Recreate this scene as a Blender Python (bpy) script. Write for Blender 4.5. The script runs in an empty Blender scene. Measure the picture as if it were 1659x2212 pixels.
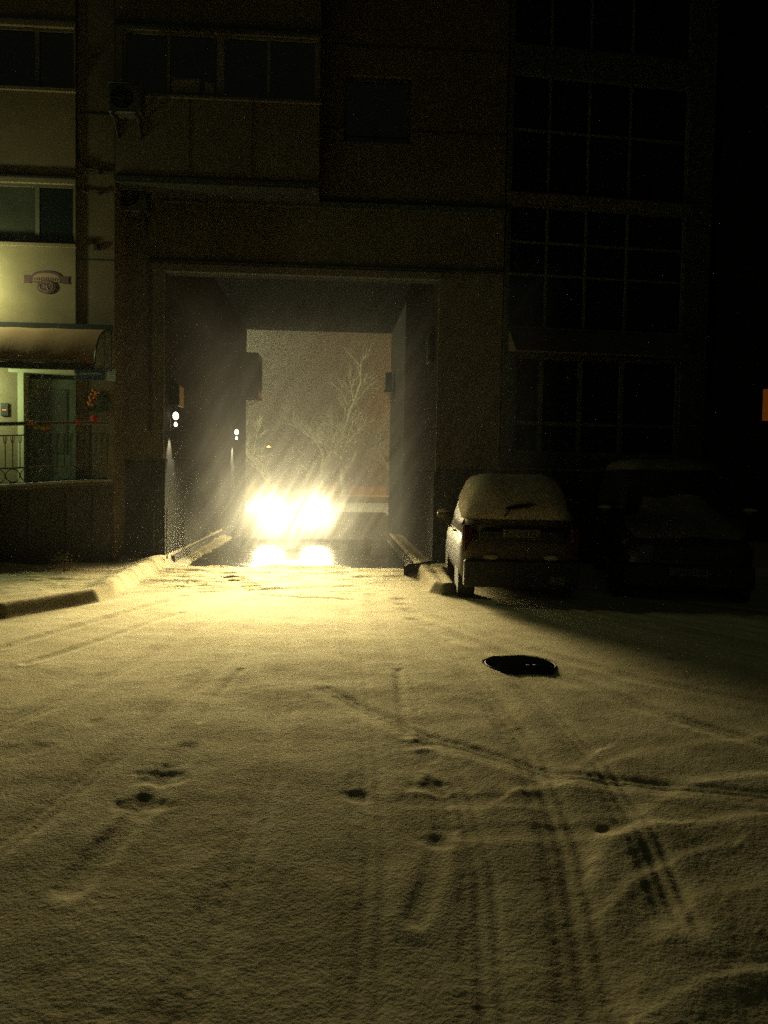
import bpy, bmesh, math, random
import numpy as np
from mathutils import Vector, Matrix
random.seed(7); rng = np.random.default_rng(11)
scene = bpy.context.scene
COL = scene.collection
PI = math.pi

# ------------------------------------------------------------------ camera
F, CX, CY = 1700.0, 829.5, 1106.0          # photograph measured on a 1659 x 2212 sheet
yaw, pit, rol = math.radians(3.5), math.radians(2.63), math.radians(1.0)
CH = 1.8
fw = np.array([math.sin(yaw)*math.cos(pit), math.cos(yaw)*math.cos(pit), -math.sin(pit)])
r0 = np.array([math.cos(yaw), -math.sin(yaw), 0.0]); u0 = np.cross(r0, fw)
rt = r0*math.cos(rol) + u0*math.sin(rol); up = np.cross(rt, fw)
CC = np.array([0.0, 0.0, CH])
def ray(px, py): return fw*F + rt*(px-CX) - up*(py-CY)
def onY(px, py, Y):                        # survey: where a sight line meets a facade plane
    d = ray(px, py); return CC + d*((Y-CC[1])/d[1])
def onX(px, py, X):
    d = ray(px, py); return CC + d*((X-CC[0])/d[0])
def macro(y):                              # slope added so the headlight beams fade towards the viewer
    y = np.asarray(y, float)
    return -0.0057*np.clip(9.5-y, 0, 9)**2
def onG(px, py, h=0.0):
    d = ray(px, py); z = h
    for _ in range(12):
        p = CC + d*((z-CC[2])/d[2]); z = float(macro(p[1])) + h
    return p
cd = bpy.data.cameras.new('camera'); cam = bpy.data.objects.new('camera', cd); COL.objects.link(cam)
cd.sensor_fit = 'VERTICAL'; cd.sensor_height = 36; cd.lens = F/2212*36
cd.clip_start = 0.05; cd.clip_end = 1000
M = Matrix(((rt[0], up[0], -fw[0], 0), (rt[1], up[1], -fw[1], 0), (rt[2], up[2], -fw[2], CH), (0, 0, 0, 1)))
cam.matrix_world = M
scene.camera = cam

# ------------------------------------------------------------------ materials
MATS = {}
def mat(name, color, rough=0.9, metal=0.0, noise=0.0, nscale=3.0, bump=0.0, bscale=40.0, emit=None, estr=0.0, spec=0.5, dark=None, trans=0.0):
    m = bpy.data.materials.new(name); m.use_nodes = True
    nt = m.node_tree; b = nt.nodes['Principled BSDF']
    b.inputs['Base Color'].default_value = (*color, 1)
    b.inputs['Roughness'].default_value = rough; b.inputs['Metallic'].default_value = metal
    b.inputs['Specular IOR Level'].default_value = spec
    b.inputs['Transmission Weight'].default_value = trans
    tc = nt.nodes.new('ShaderNodeTexCoord')
    if noise > 0:
        n = nt.nodes.new('ShaderNodeTexNoise'); n.inputs['Scale'].default_value = nscale
        n.inputs['Detail'].default_value = 6; n.inputs['Roughness'].default_value = 0.65
        nt.links.new(tc.outputs['Object'], n.inputs['Vector'])
        r = nt.nodes.new('ShaderNodeValToRGB')
        r.color_ramp.elements[0].position = 0.3; r.color_ramp.elements[1].position = 0.72
        d = dark or tuple(c*(1-noise) for c in color)
        r.color_ramp.elements[0].color = (*d, 1)
        r.color_ramp.elements[1].color = (*[min(1, c*(1+noise*0.5)) for c in color], 1)
        nt.links.new(n.outputs['Fac'], r.inputs['Fac']); nt.links.new(r.outputs['Color'], b.inputs['Base Color'])
    if bump > 0:
        n2 = nt.nodes.new('ShaderNodeTexNoise'); n2.inputs['Scale'].default_value = bscale
        n2.inputs['Detail'].default_value = 5
        nt.links.new(tc.outputs['Object'], n2.inputs['Vector'])
        bp = nt.nodes.new('ShaderNodeBump'); bp.inputs['Strength'].default_value = 1.0
        bp.inputs['Distance'].default_value = bump
        nt.links.new(n2.outputs['Fac'], bp.inputs['Height']); nt.links.new(bp.outputs['Normal'], b.inputs['Normal'])
    if emit:
        b.inputs['Emission Color'].default_value = (*emit, 1); b.inputs['Emission Strength'].default_value = estr
    MATS[name] = m
    return m
mat('plaster_tan', (.24, .19, .105), noise=.30, nscale=1.3, bump=.004, bscale=60)
mat('plaster_grey', (.14, .11, .065), noise=.30, nscale=1.1, bump=.004, bscale=60)
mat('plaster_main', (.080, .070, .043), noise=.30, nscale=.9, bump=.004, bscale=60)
mat('plaster_bay', (.11, .095, .062), noise=.25, nscale=.9, bump=.003, bscale=60)
mat('panel_green', (.035, .045, .03), noise=.25, nscale=1.2, bump=.002)
mat('granite', (.014, .015, .012), rough=.7, noise=.4, nscale=14)
mat('granite_passage', (.03, .03, .024), rough=.95, spec=.08, noise=.4, nscale=8)
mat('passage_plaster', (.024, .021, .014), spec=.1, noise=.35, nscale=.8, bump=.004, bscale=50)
mat('lintel_stone', (.09, .085, .06), noise=.2, nscale=2)
mat('frame_light', (.14, .13, .085), rough=.5)
mat('frame_green', (.085, .095, .06), rough=.5)
mat('glass_dark', (.005, .011, .009), rough=.12, spec=.35)
mat('glass_lit', (.055, .06, .04), rough=.25, spec=.6, noise=.4, nscale=1.2)
mat('curtain', (.30, .25, .17), noise=.3, nscale=5)
mat('metal_dark', (.03, .035, .03), rough=.45, metal=.3)
mat('metal_iron', (.002, .003, .003), rough=1, metal=.0, spec=.0, noise=.4, nscale=20)
mat('metal_light', (.14, .15, .10), rough=.8)
mat('cable', (.012, .014, .012), rough=.6)
mat('ac_case', (.05, .055, .045), rough=.5, noise=.2)
mat('awning', (.40, .24, .12), noise=.2, nscale=3, bump=.004, bscale=12)
mat('awning_pale', (.10, .08, .055), noise=.2, nscale=3)
mat('sign_purple', (.10, .045, .05), rough=.5, noise=.3, nscale=12)
mat('sign_tan', (.24, .16, .10), rough=.6)
mat('sign_blue', (.03, .06, .13), rough=.5)
mat('sign_white', (.5, .55, .5), rough=.5)
mat('door_green', (.075, .10, .065), rough=.35, noise=.2, nscale=2)
mat('door_jamb', (.62, .62, .38), rough=.6)
mat('wreath_green', (.03, .05, .02), noise=.4, nscale=20)
mat('flower_orange', (.75, .22, .03), noise=.2, nscale=20)
mat('flower_red', (.70, .07, .02))
mat('flower_yellow', (.62, .42, .04))
mat('led_orange', (.2, .05, .01), emit=(1, .25, .02), estr=1.6)
mat('warm_glow', (.2, .08, .02), emit=(1, .24, .02), estr=.07)
mat('lamp_glass', (.9, .9, .8), emit=(1, .92, .62), estr=5)
mat('shop_lamp_glass', (.9, .9, .8), emit=(.85, 1, .65), estr=6)
mat('car_paint', (.055, .050, .042), rough=.28, metal=.35, spec=.6)
mat('car_paint_brown', (.07, .05, .028), rough=.4, metal=.0, noise=.15, nscale=2)
mat('car_paint_dark', (.035, .038, .032), rough=.3, metal=.3)
mat('car_glass', (.006, .009, .008), rough=.08, spec=.6)
mat('car_plastic', (.012, .014, .013), rough=.65)
mat('tyre', (.012, .012, .012), rough=.85)
mat('rim', (.12, .12, .11), rough=.35, metal=.8)
mat('tail_lamp', (.05, .012, .006), rough=.12, spec=.8)
mat('headlight_off', (.25, .26, .22), rough=.12, spec=.8)
mat('headlight_on', (1, .95, .8), emit=(1, .90, .62), estr=25)
mat('plate', (.10, .095, .07), rough=.4)
mat('plate_ink', (.02, .02, .02), rough=.6)
mat('chrome', (.6, .55, .42), rough=.1, metal=1)
mat('snow_cover', (.70, .58, .40), rough=1, noise=.35, nscale=9, bump=.012, bscale=30, spec=.1)
mat('snow_white', (.80, .77, .66), rough=1, bump=.01, bscale=30, spec=.1)
mat('bark', (.10, .13, .075), noise=.4, nscale=8)
mat('bark_snowy', (.70, .66, .46), noise=.4, nscale=10)
mat('shrub_twig', (.30, .27, .16), noise=.3, nscale=20)
mat('snow_shaded', (.16, .14, .10), rough=1, noise=.35, nscale=9, bump=.012, bscale=30, spec=.1)  # snow_cover darkened: weak light on people carrier and caps put into colour
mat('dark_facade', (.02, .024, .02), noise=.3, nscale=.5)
mat('guard_rail', (.04, .05, .045), rough=.5)
mat('sodium_lit_strip', (.8, .33, .05), rough=.8)  # orange street light on the roadside strip, put into its colour
mat('flake', (.92, .90, .80), rough=1, spec=0)
# wet asphalt of the passage
wa = mat('wet_asphalt', (.035, .034, .030), rough=.10, noise=.4, nscale=6, bump=.0015, bscale=70, spec=.8)
nt = wa.node_tree; b = nt.nodes['Principled BSDF']
n = nt.nodes.new('ShaderNodeTexNoise'); n.inputs['Scale'].default_value = 2.5; n.inputs['Detail'].default_value = 6
mr = nt.nodes.new('ShaderNodeMapRange'); mr.inputs['From Min'].default_value = .35; mr.inputs['From Max'].default_value = .7
mr.inputs['To Min'].default_value = .06; mr.inputs['To Max'].default_value = .30
tc = nt.nodes.new('ShaderNodeTexCoord'); nt.links.new(tc.outputs['Object'], n.inputs['Vector'])
nt.links.new(n.outputs['Fac'], mr.inputs['Value']); nt.links.new(mr.outputs['Result'], b.inputs['Roughness'])
# snow on the ground
sm = bpy.data.materials.new('snow_ground'); sm.use_nodes = True
nt = sm.node_tree; b = nt.nodes['Principled BSDF']; b.inputs['Roughness'].default_value = 1; b.inputs['Specular IOR Level'].default_value = .08
tc = nt.nodes.new('ShaderNodeTexCoord')
n = nt.nodes.new('ShaderNodeTexNoise'); n.inputs['Scale'].default_value = 1.6; n.inputs['Detail'].default_value = 8; n.inputs['Roughness'].default_value = .7
r = nt.nodes.new('ShaderNodeValToRGB'); r.color_ramp.elements[0].position = .32; r.color_ramp.elements[1].position = .62
r.color_ramp.elements[0].color = (.62, .52, .31, 1); r.color_ramp.elements[1].color = (.80, .71, .46, 1)
nt.links.new(tc.outputs['Object'], n.inputs['Vector']); nt.links.new(n.outputs['Fac'], r.inputs['Fac'])
at = nt.nodes.new('ShaderNodeAttribute'); at.attribute_name = 'dirt'
mx = nt.nodes.new('ShaderNodeMixRGB'); mx.inputs['Color2'].default_value = (.17, .115, .06, 1)
nt.links.new(at.outputs['Fac'], mx.inputs['Fac']); nt.links.new(r.outputs['Color'], mx.inputs['Color1']); nt.links.new(mx.outputs['Color'], b.inputs['Base Color'])
n2 = nt.nodes.new('ShaderNodeTexNoise'); n2.inputs['Scale'].default_value = 55; n2.inputs['Detail'].default_value = 4
nt.links.new(tc.outputs['Object'], n2.inputs['Vector'])
bp = nt.nodes.new('ShaderNodeBump'); bp.inputs['Distance'].default_value = .004; bp.inputs['Strength'].default_value = 1
nt.links.new(n2.outputs['Fac'], bp.inputs['Height']); nt.links.new(bp.outputs['Normal'], b.inputs['Normal'])
MATS['snow_ground'] = sm

# ------------------------------------------------------------------ mesh helpers
class MB:
    def __init__(s): s.v = []; s.f = []
    def add(s, vs, fs):
        o = len(s.v); s.v += [tuple(map(float, v)) for v in vs]; s.f += [tuple(i+o for i in f) for f in fs]; return s
    def box(s, x0, x1, y0, y1, z0, z1):
        v = [(x0,y0,z0),(x1,y0,z0),(x1,y1,z0),(x0,y1,z0),(x0,y0,z1),(x1,y0,z1),(x1,y1,z1),(x0,y1,z1)]
        return s.add(v, [(0,3,2,1),(4,5,6,7),(0,1,5,4),(1,2,6,5),(2,3,7,6),(3,0,4,7)])
    def bev(s, x0, x1, y0, y1, z0, z1, c=.02):
        v = []
        for z, k in ((z0, c), (z0+c, 0), (z1-c, 0), (z1, c)):
            a0, a1, b0, b1 = x0+k, x1-k, y0+k, y1-k
            v += [(a0+c,b0,z),(a1-c,b0,z),(a1,b0+c,z),(a1,b1-c,z),(a1-c,b1,z),(a0+c,b1,z),(a0,b1-c,z),(a0,b0+c,z)]
        f = [tuple(range(7, -1, -1)), tuple(range(24, 32))]
        for k in range(3):
            for i in range(8):
                j = (i+1) % 8; f.append((k*8+i, k*8+j, k*8+8+j, k*8+8+i))
        return s.add(v, f)
    def rings(s, rs, cap=True, closed=True):
        n = len(rs[0]); v = [p for q in rs for p in q]; f = []
        for k in range(len(rs)-1):
            for i in range(n if closed else n-1):
                j = (i+1) % n; f.append((k*n+i, k*n+j, (k+1)*n+j, (k+1)*n+i))
        if cap:
            f.append(tuple(range(n-1, -1, -1))); m = (len(rs)-1)*n; f.append(tuple(range(m, m+n)))
        return s.add(v, f)
    def tube(s, pts, rad, n=8, cap=True):
        pts = [Vector(p) for p in pts]; rs = []
        for i, p in enumerate(pts):
            d = (pts[min(i+1, len(pts)-1)] - pts[max(i-1, 0)]).normalized()
            a = Vector((0, 0, 1)) if abs(d.z) < .9 else Vector((1, 0, 0))
            u = d.cross(a).normalized(); w = u.cross(d).normalized()
            r = rad[i] if isinstance(rad, (list, tuple)) else rad
            rs.append([p + u*r*math.cos(2*PI*k/n) + w*r*math.sin(2*PI*k/n) for k in range(n)])
        return s.rings(rs, cap)
    def ell(s, c, r, nu=14, nv=10):
        rs = []
        for j in range(nv+1):
            t = -PI/2 + PI*(j+.02)/(nv+.04)
            rs.append([(c[0]+r[0]*math.cos(t)*math.cos(2*PI*i/nu), c[1]+r[1]*math.cos(t)*math.sin(2*PI*i/nu), c[2]+r[2]*math.sin(t)) for i in range(nu)])
        return s.rings(rs)
    def build(s, name, m, parent=None, smooth=False, kind=None, **tags):
        me = bpy.data.meshes.new(name); me.from_pydata(s.v, [], s.f); me.update()
        me.materials.append(MATS[m])
        if smooth:
            me.polygons.foreach_set('use_smooth', [True]*len(me.polygons))
        bm = bmesh.new(); bm.from_mesh(me); bmesh.ops.recalc_face_normals(bm, faces=bm.faces); bm.to_mesh(me); bm.free()
        o = bpy.data.objects.new(name, me); COL.objects.link(o)
        if parent: o.parent = parent
        if kind: o['kind'] = kind
        for k, v in tags.items(): o[k] = v
        return o
def thing(name, label, cat, loc=(0,0,0), rz=0, group=None):
    o = bpy.data.objects.new(name, None); COL.objects.link(o); o.empty_display_size = .2
    o.location = loc; o.rotation_euler = (0, 0, rz); o['label'] = label; o['category'] = cat
    if group: o['group'] = group
    return o
def copy_tree(o, parent=None):
    c = o.copy(); COL.objects.link(c)
    if parent: c.parent = parent
    for ch in list(o.children): copy_tree(ch, c)
    return c
def wall(mb, x0, x1, z0, z1, y0, y1, holes):
    """a wall slab with rectangular openings, cut into butting cells"""
    xs = sorted({x0, x1, *[h[0] for h in holes], *[h[1] for h in holes]}); zs = sorted({z0, z1, *[h[2] for h in holes], *[h[3] for h in holes]})
    xs = [x for x in xs if x0 <= x <= x1]; zs = [z for z in zs if z0 <= z <= z1]
    nx, nz = len(xs)-1, len(zs)-1
    solid = [[not any(h[0] <= (xs[i]+xs[i+1])/2 <= h[1] and h[2] <= (zs[j]+zs[j+1])/2 <= h[3] for h in holes) for j in range(nz)] for i in range(nx)]
    S = lambda i, j: 0 <= i < nx and 0 <= j < nz and solid[i][j]
    for i in range(nx):
        for j in range(nz):
            if not solid[i][j]: continue
            a, b_, c, d = xs[i], xs[i+1], zs[j], zs[j+1]
            mb.add([(a,y0,c),(b_,y0,c),(b_,y0,d),(a,y0,d)], [(0,1,2,3)])
            mb.add([(a,y1,c),(b_,y1,c),(b_,y1,d),(a,y1,d)], [(3,2,1,0)])
            if not S(i-1, j): mb.add([(a,y0,c),(a,y1,c),(a,y1,d),(a,y0,d)], [(3,2,1,0)])
            if not S(i+1, j): mb.add([(b_,y0,c),(b_,y1,c),(b_,y1,d),(b_,y0,d)], [(0,1,2,3)])
            if not S(i, j-1): mb.add([(a,y0,c),(b_,y0,c),(b_,y1,c),(a,y1,c)], [(3,2,1,0)])
            if not S(i, j+1): mb.add([(a,y0,d),(b_,y0,d),(b_,y1,d),(a,y1,d)], [(0,1,2,3)])
    return mb
def window(parent, x0, x1, z0, z1, y, mull=(), trans=(), fm='frame_green', gm='glass_dark', fwid=.05, recess=.12):
    """a window set into an opening whose wall face is at y: frame with mullions, one pane behind"""
    f = MB(); a, b_ = y+recess, y+recess+.07
    f.box(x0, x1, a, b_, z0, z0+fwid); f.box(x0, x1, a, b_, z1-fwid, z1)
    f.box(x0, x0+fwid, a, b_, z0+fwid, z1-fwid); f.box(x1-fwid, x1, a, b_, z0+fwid, z1-fwid)
    for m in mull:
        w = m[1] if isinstance(m, tuple) else fwid; c = m[0] if isinstance(m, tuple) else m
        f.box(c-w/2, c+w/2, a+.003, b_, z0+fwid, z1-fwid)
    for t in trans: f.box(x0+fwid, x1-fwid, a+.006, b_-.01, t-fwid/2, t+fwid/2)
    w = f.build('window', fm, parent)
    MB().box(x0+.01, x1-.01, a+.03, a+.04, z0+.01, z1-.01).build('pane', gm, w)
    return w

# ------------------------------------------------------------------ noise
def gnoise(x, y, seed=0):
    xi = np.floor(x).astype(np.int64); yi = np.floor(y).astype(np.int64); xf = x-xi; yf = y-yi
    def g(ix, iy):
        h = (ix*374761393 + iy*668265263 + seed*1274126177) & 0x7fffffff
        h = ((h ^ (h >> 13))*1274126177) & 0x7fffffff
        a = ((h ^ (h >> 16)) & 0xffff)/65536.0*2*np.pi
        return np.cos(a), np.sin(a)
    u = xf*xf*xf*(xf*(xf*6-15)+10); v = yf*yf*yf*(yf*(yf*6-15)+10)
    def dot(ix, iy, dx, dy):
        a, b_ = g(ix, iy); return a*dx + b_*dy
    n00 = dot(xi, yi, xf, yf); n10 = dot(xi+1, yi, xf-1, yf); n01 = dot(xi, yi+1, xf, yf-1); n11 = dot(xi+1, yi+1, xf-1, yf-1)
    return (n00*(1-u)+n10*u)*(1-v) + (n01*(1-u)+n11*u)*v
def sstep(a, b_, x):
    t = np.clip((x-a)/(b_-a), 0, 1); return t*t*(3-2*t)
def seg_dist(X, Y, pts):
    """distance to a polyline and signed side"""
    best = np.full(X.shape, 1e9); side = np.zeros(X.shape); along = np.zeros(X.shape); L = 0
    for (ax, ay), (bx, by) in zip(pts[:-1], pts[1:]):
        dx, dy = bx-ax, by-ay; l2 = dx*dx+dy*dy; l = math.sqrt(l2)
        t = np.clip(((X-ax)*dx+(Y-ay)*dy)/l2, 0, 1)
        ex, ey = X-ax-t*dx, Y-ay-t*dy; d = np.hypot(ex, ey); m = d < best
        best = np.where(m, d, best); side = np.where(m, (dx*(Y-ay)-dy*(X-ax))/l, side); along = np.where(m, L+t*l, along); L += l
    return best, side, along
def poly_sdf(X, Y, pts):
    d = seg_dist(X, Y, pts+[pts[0]])[0]; inside = np.zeros(X.shape, bool)
    for (ax, ay), (bx, by) in zip(pts, pts[1:]+[pts[0]]):
        if ay == by: continue
        c = ((ay > Y) != (by > Y)) & (X < (bx-ax)*(Y-ay)/(by-ay)+ax); inside ^= c
    return np.where(inside, -d, d)

# ------------------------------------------------------------------ the ground
def g2(*ps): return [tuple(onG(*p)[:2]) for p in ps]
MH = onG(1123, 1444)
XL, XR = -3.2, 1.87                         # inner faces of the passage walls
YF, YS, YB = 14.8, 14.0, 28.0               # main facade, shop facade, back of the passage
island = [(-30, 2.6), (-9, 6.9), (-3.92, 9.5), (-3.2, 10.75), (-3.12, 11.3), (-3.12, 24), (-30, 24)]
rpave = [(1.48, 11.9), (1.62, 11.62), (1.85, 11.75), (1.95, 13.7), (2.4, 14.2), (30, 14.6), (30, 25), (1.45, 25)]
def ground_height(X, Y):
    h = macro(Y).copy()
    dirt = np.zeros(X.shape)
    n_big = gnoise(X*.45, Y*.45, 1); n_mid = gnoise(X*1.7, Y*1.7, 2)
    wx = X+.25*gnoise(X*1.1, Y*1.1, 21); wy = Y+.25*gnoise(X*1.1, Y*1.1, 22)
    near = sstep(13, 5, Y)
    amp = .75 + .5*gnoise(X*.8, Y*.8, 9)
    h += .016*n_big + .010*n_mid*sstep(11, 6, Y) + .004*gnoise(X*3.1, Y*3.4, 77)
    h += amp*(.0018*gnoise(wx*6, wy*8, 3) + .0018*gnoise(wx*13, wy*19, 4) + (.0024*gnoise(wx*24, wy*40, 5) + .0016*gnoise(wx*50, wy*74, 6))*near)
    # long wheel ruts that fan out of the passage to the right
    az = np.arctan2(X-.4, 15.5-Y); rr = np.hypot(X-.4, 15.5-Y)
    fan = gnoise(az*26 + .6*gnoise(X*.5, Y*.5, 7), rr*.30, 8) + .5*gnoise(az*60, rr*.6, 12)
    wfan = sstep(.35, .6, az)*sstep(1.75, 1.3, az)*sstep(1.2, 3.0, rr)
    h += .060*fan*wfan*(.6+.4*sstep(4, 7, Y))
    wl = sstep(-.45, -.7, az)*sstep(1.2, 3.0, rr)
    h += .014*gnoise(az*22, rr*.3, 14)*wl
    # ruts and trodden marks
    def groove(pts, w, dep, rim=.3, tread=0.0, f=9.0):
        nonlocal h, dirt
        d, s, al = seg_dist(X, Y, pts); d = d + .22*w*gnoise(X*4, Y*4, 31) + .012*gnoise(X*17, Y*17, 32)
        dep = dep*.36; tread = tread*.4; g = sstep(w*1.25, w*.25, d)*(.75+.7*gnoise(X*1.2, Y*1.2, 35))
        h = h - dep*g + rim*dep*.5*np.exp(-((d-w*1.35)/(w*.6))**2)
        if tread:
            h = h + tread*g*(np.sin(s/w*9)*.9 + .5*np.sin(al*42+s*30)*gnoise(X*5, Y*5, 37))
        dirt = np.maximum(dirt, g*min(1, dep*30)*.22)
    groove(g2((520,1455),(470,1510),(430,1570)), .04, .026)
    groove(g2((405,1625),(330,1740),(230,1840),(150,1930)), .09, .036)
    groove(g2((0,1408),(200,1350),(400,1292)), .09, .06, .5)
    groove(g2((60,1440),(220,1388),(390,1330)), .07, .04, .4)
    groove(g2((920,1640),(948,1720),(962,1800),(935,1900),(900,2000)), .07, .026)
    groove(g2((860,1455),(866,1520),(880,1600)), .05, .03)
    groove(g2((880,1745),(1000,1742),(1170,1740)), .09, .016, .3)
    groove(g2((900,1815),(1100,1810),(1330,1800)), .08, .010, .4)
    groove(g2((440,1240),(560,1290),(760,1300)), .08, .03)
    # long tyre tracks running out of the passage
    for pts, w, dp in ((((655,1290),(630,1440),(575,1700),(500,1950),(400,2212)), .11, .020), (((745,1290),(765,1420),(790,1600),(805,1850),(780,2212)), .11, .018),
                       (((800,1290),(860,1450),(985,1700),(1040,1900),(1055,2212)), .10, .020), (((860,1300),(1000,1440),(1150,1640),(1225,1850),(1285,2212)), .12, .030),
                       (((870,1310),(1120,1480),(1290,1660),(1400,1830),(1470,2000)), .10, .022), (((600,1290),(480,1440),(300,1600),(60,1800),(-150,1950)), .10, .016),
                       (((540,1300),(330,1420),(100,1540),(-120,1640)), .10, .018), (((880,1320),(1100,1400),(1400,1480),(1700,1540)), .10, .022), (((890,1345),(1150,1450),(1450,1560),(1720,1640)), .10, .026),
                       (((700,1500),(900,1600),(1200,1690),(1700,1740)), .09, .016)):
        groove(g2(*pts), w*1.15, dp*1.25, .5, .009)
    for (px, py, rx, dep) in ((345,1690,.13,.06),(302,1748,.12,.055),(770,1733,.07,.045),(905,1620,.08,.04),(925,1712,.10,.05),(935,1830,.08,.04),
                              (1300,1806,.05,.05),(1465,1431,.10,.05),(205,1570,.06,.02),(60,1630,.14,.022)):
        p = onG(px, py); d = np.hypot((X-p[0])/1.3, Y-p[1]) + .8*rx*gnoise(X*9, Y*9, 40) + .3*rx*gnoise(X*22, Y*22, 41)
        dep *= .24; h = h - dep*sstep(rx*1.3, rx*.1, d)
        dirt = np.maximum(dirt, .3*sstep(rx*1.2, rx*.2, d))
    # soft drifts towards the lower right corner
    for pts, w, H in ((g2((1659,1925),(1530,1960),(1440,2060),(1385,2212)), .26, .085), (g2((1640,1780),(1420,1800),(1310,1830),(1290,1880)), .18, .060),
                      (g2((1560,1840),(1400,1905),(1330,1960)), .12, .038),
                      (g2((1659,1690),(1480,1715),(1390,1780)), .2, .05), (g2((1300,1640),(1230,1690),(1120,1730)), .16, .04), (g2((1659,1600),(1400,1640),(1250,1690)), .2, .045),
                      (g2((1659,2120),(1500,2150),(1420,2212)), .09, .04), (g2((930,1660),(900,1700),(890,1740)), .1, .03)):
        d, s, _ = seg_dist(X, Y, pts); s = s + .10*gnoise(X*2.2, Y*2.2, 33) + .02*gnoise(X*9, Y*9, 34); d = np.abs(s)*(d < 9) + 0*d + np.maximum(0, d-np.abs(s))
        prof = np.where(s < 0, np.exp(-(d/(w*.35))**2), np.exp(-(d/(w*1.4))**2))
        h = h + .26*H*prof*(.7+.8*gnoise(X*1.5, Y*1.5, 36))
    # raised pavements under snow
    e = .010*gnoise(X*2, Y*2, 50)
    s1 = poly_sdf(X, Y, island) + e
    h = h + .14*sstep(.06, -.05, s1) + .03*np.exp(-((s1+.12)/.1)**2)
    dirt = np.maximum(dirt, .35*np.exp(-((s1-.0)/.055)**2)*sstep(-3.1, -3.4, X))
    s2 = poly_sdf(X, Y, rpave) + e
    h = h + .13*sstep(.05, -.05, s2) + .03*np.exp(-((s2+.10)/.09)**2)
    dirt = np.maximum(dirt, .5*np.exp(-(s2/.05)**2))
    # heap against the terrace wall and along the left kerb
    h = h + .07*sstep(11.6, 13.0, Y + .25*n_mid)*sstep(-3.6, -4.6, X)
    h = h + .05*np.exp(-((X+3.3)/.2)**2)*sstep(10.9, 11.6, Y)
    # the covered part of the passage keeps bare: the snow sheet dips under the asphalt
    inp = sstep(14.85, 15.45, Y + .35*gnoise(X*1.5, Y*1.5, 60) + .12*gnoise(X*7, Y*7, 61))*sstep(-2.95, -2.7, X + .1*n_mid)*sstep(1.50, 1.35, X)
    h = h + .035 - .16*inp
    # open manhole cover
    dm = np.hypot(X-MH[0], Y-MH[1]) + .012*gnoise(X*14, Y*14, 70)
    h = h - .14*sstep(.345, .30, dm)
    dirt = np.where(dm < .35, 1.0, dirt)
    return h, dirt
def build_grid(name, ys, us, apex, kind='structure'):
    YY, UU = np.meshgrid(ys, us, indexing='ij'); XX = (YY-apex)*UU
    H, D = ground_height(XX, YY)
    ny, nx = XX.shape
    co = np.stack([XX, YY, H], -1).reshape(-1, 3)
    i = np.arange(ny-1)[:, None]*nx + np.arange(nx-1)[None, :]
    quads = np.stack([i, i+1, i+nx+1, i+nx], -1).reshape(-1, 4)
    me = bpy.data.meshes.new(name)
    me.vertices.add(len(co)); me.vertices.foreach_set('co', co.ravel())
    me.loops.add(quads.size); me.loops.foreach_set('vertex_index', quads.ravel().astype(np.int32))
    me.polygons.add(len(quads)); me.polygons.foreach_set('loop_start', np.arange(0, quads.size, 4, dtype=np.int32))
    me.polygons.foreach_set('loop_total', np.full(len(quads), 4, np.int32))
    me.polygons.foreach_set('use_smooth', np.ones(len(quads), bool))
    me.update(calc_edges=True)
    a = me.attributes.new('dirt', 'FLOAT', 'POINT'); a.data.foreach_set('value', D.ravel().astype(np.float32))
    me.materials.append(sm)
    o = bpy.data.objects.new(name, me); COL.objects.link(o); o['kind'] = kind
    return o
ys = [0.2]
while ys[-1] < 22: ys.append(ys[-1] + .0040*(ys[-1]+.9))
build_grid('snow_ground', np.array(ys), np.linspace(-1.0, 1.15, 760), -1.2)
# earth under everything, out to the horizon
me = MB(); rows = [-60, -20, 0, 3, 6, 9.5, 24, 60, 120, 400]
for a, b_ in zip(rows[:-1], rows[1:]):
    za, zb = float(macro(max(a, .2)))-.35, float(macro(max(b_, .2)))-.35
    me.add([(-400, a, za), (400, a, za), (400, b_, zb), (-400, b_, zb)], [(0, 1, 2, 3)])
me.build('ground', 'snow_ground', kind='structure')
# asphalt of the passage, rising to the street behind
me = MB()
for (a, za), (b_, zb) in zip([(14.2, .006), (22, .006), (25, .16), (28, .36)], [(22, .006), (25, .16), (28, .36), (30, .40)]):
    me.add([(XL, a, za), (XR, a, za), (XR, b_, zb), (XL, b_, zb)], [(0, 1, 2, 3)])
me.build('passage_road', 'wet_asphalt', kind='structure')
me = MB(); me.add([(-200, 28.2, .30), (200, 28.2, .30), (200, 400, .32), (-200, 400, .32)], [(0, 1, 2, 3)])
me.build('street', 'snow_white', kind='structure')
me = MB(); me.add([(-200, 44, .34), (200, 44, .34), (200, 54, .34), (-200, 54, .34)], [(0, 1, 2, 3)])
me.build('road', 'wet_asphalt', kind='structure')
# kerb of the right pavement, its dark edge bare of snow
def strip(pts, w, z0, z1, name, m):
    me = MB()
    pts = [Vector((*p, 0)) for p in pts]; rs = []
    for i, p in enumerate(pts):
        d = (pts[min(i+1, len(pts)-1)]-pts[max(i-1, 0)]).normalized(); nn = Vector((-d.y, d.x, 0))
        a, c = p-nn*w/2, p+nn*w/2
        rs.append([(a.x, a.y, z0), (c.x, c.y, z0), (c.x, c.y, z1), (a.x, a.y, z1)])
    me.rings(rs); return me.build(name, m, kind='structure')
ka, kb = onG(874, 1232, .1), onG(984, 1214, .1)
strip([(ka[0]-.02, ka[1]-.35), (ka[0]+.03, ka[1]-.05), (ka[0]+.2, ka[1]+.04), (kb[0], kb[1])], .05, 0, .225, 'kerb', 'granite')
strip([(-3.12, 15.2), (-3.13, 17), (-3.14, 24)], .12, -.05, .205, 'kerb', 'lintel_stone')
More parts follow.
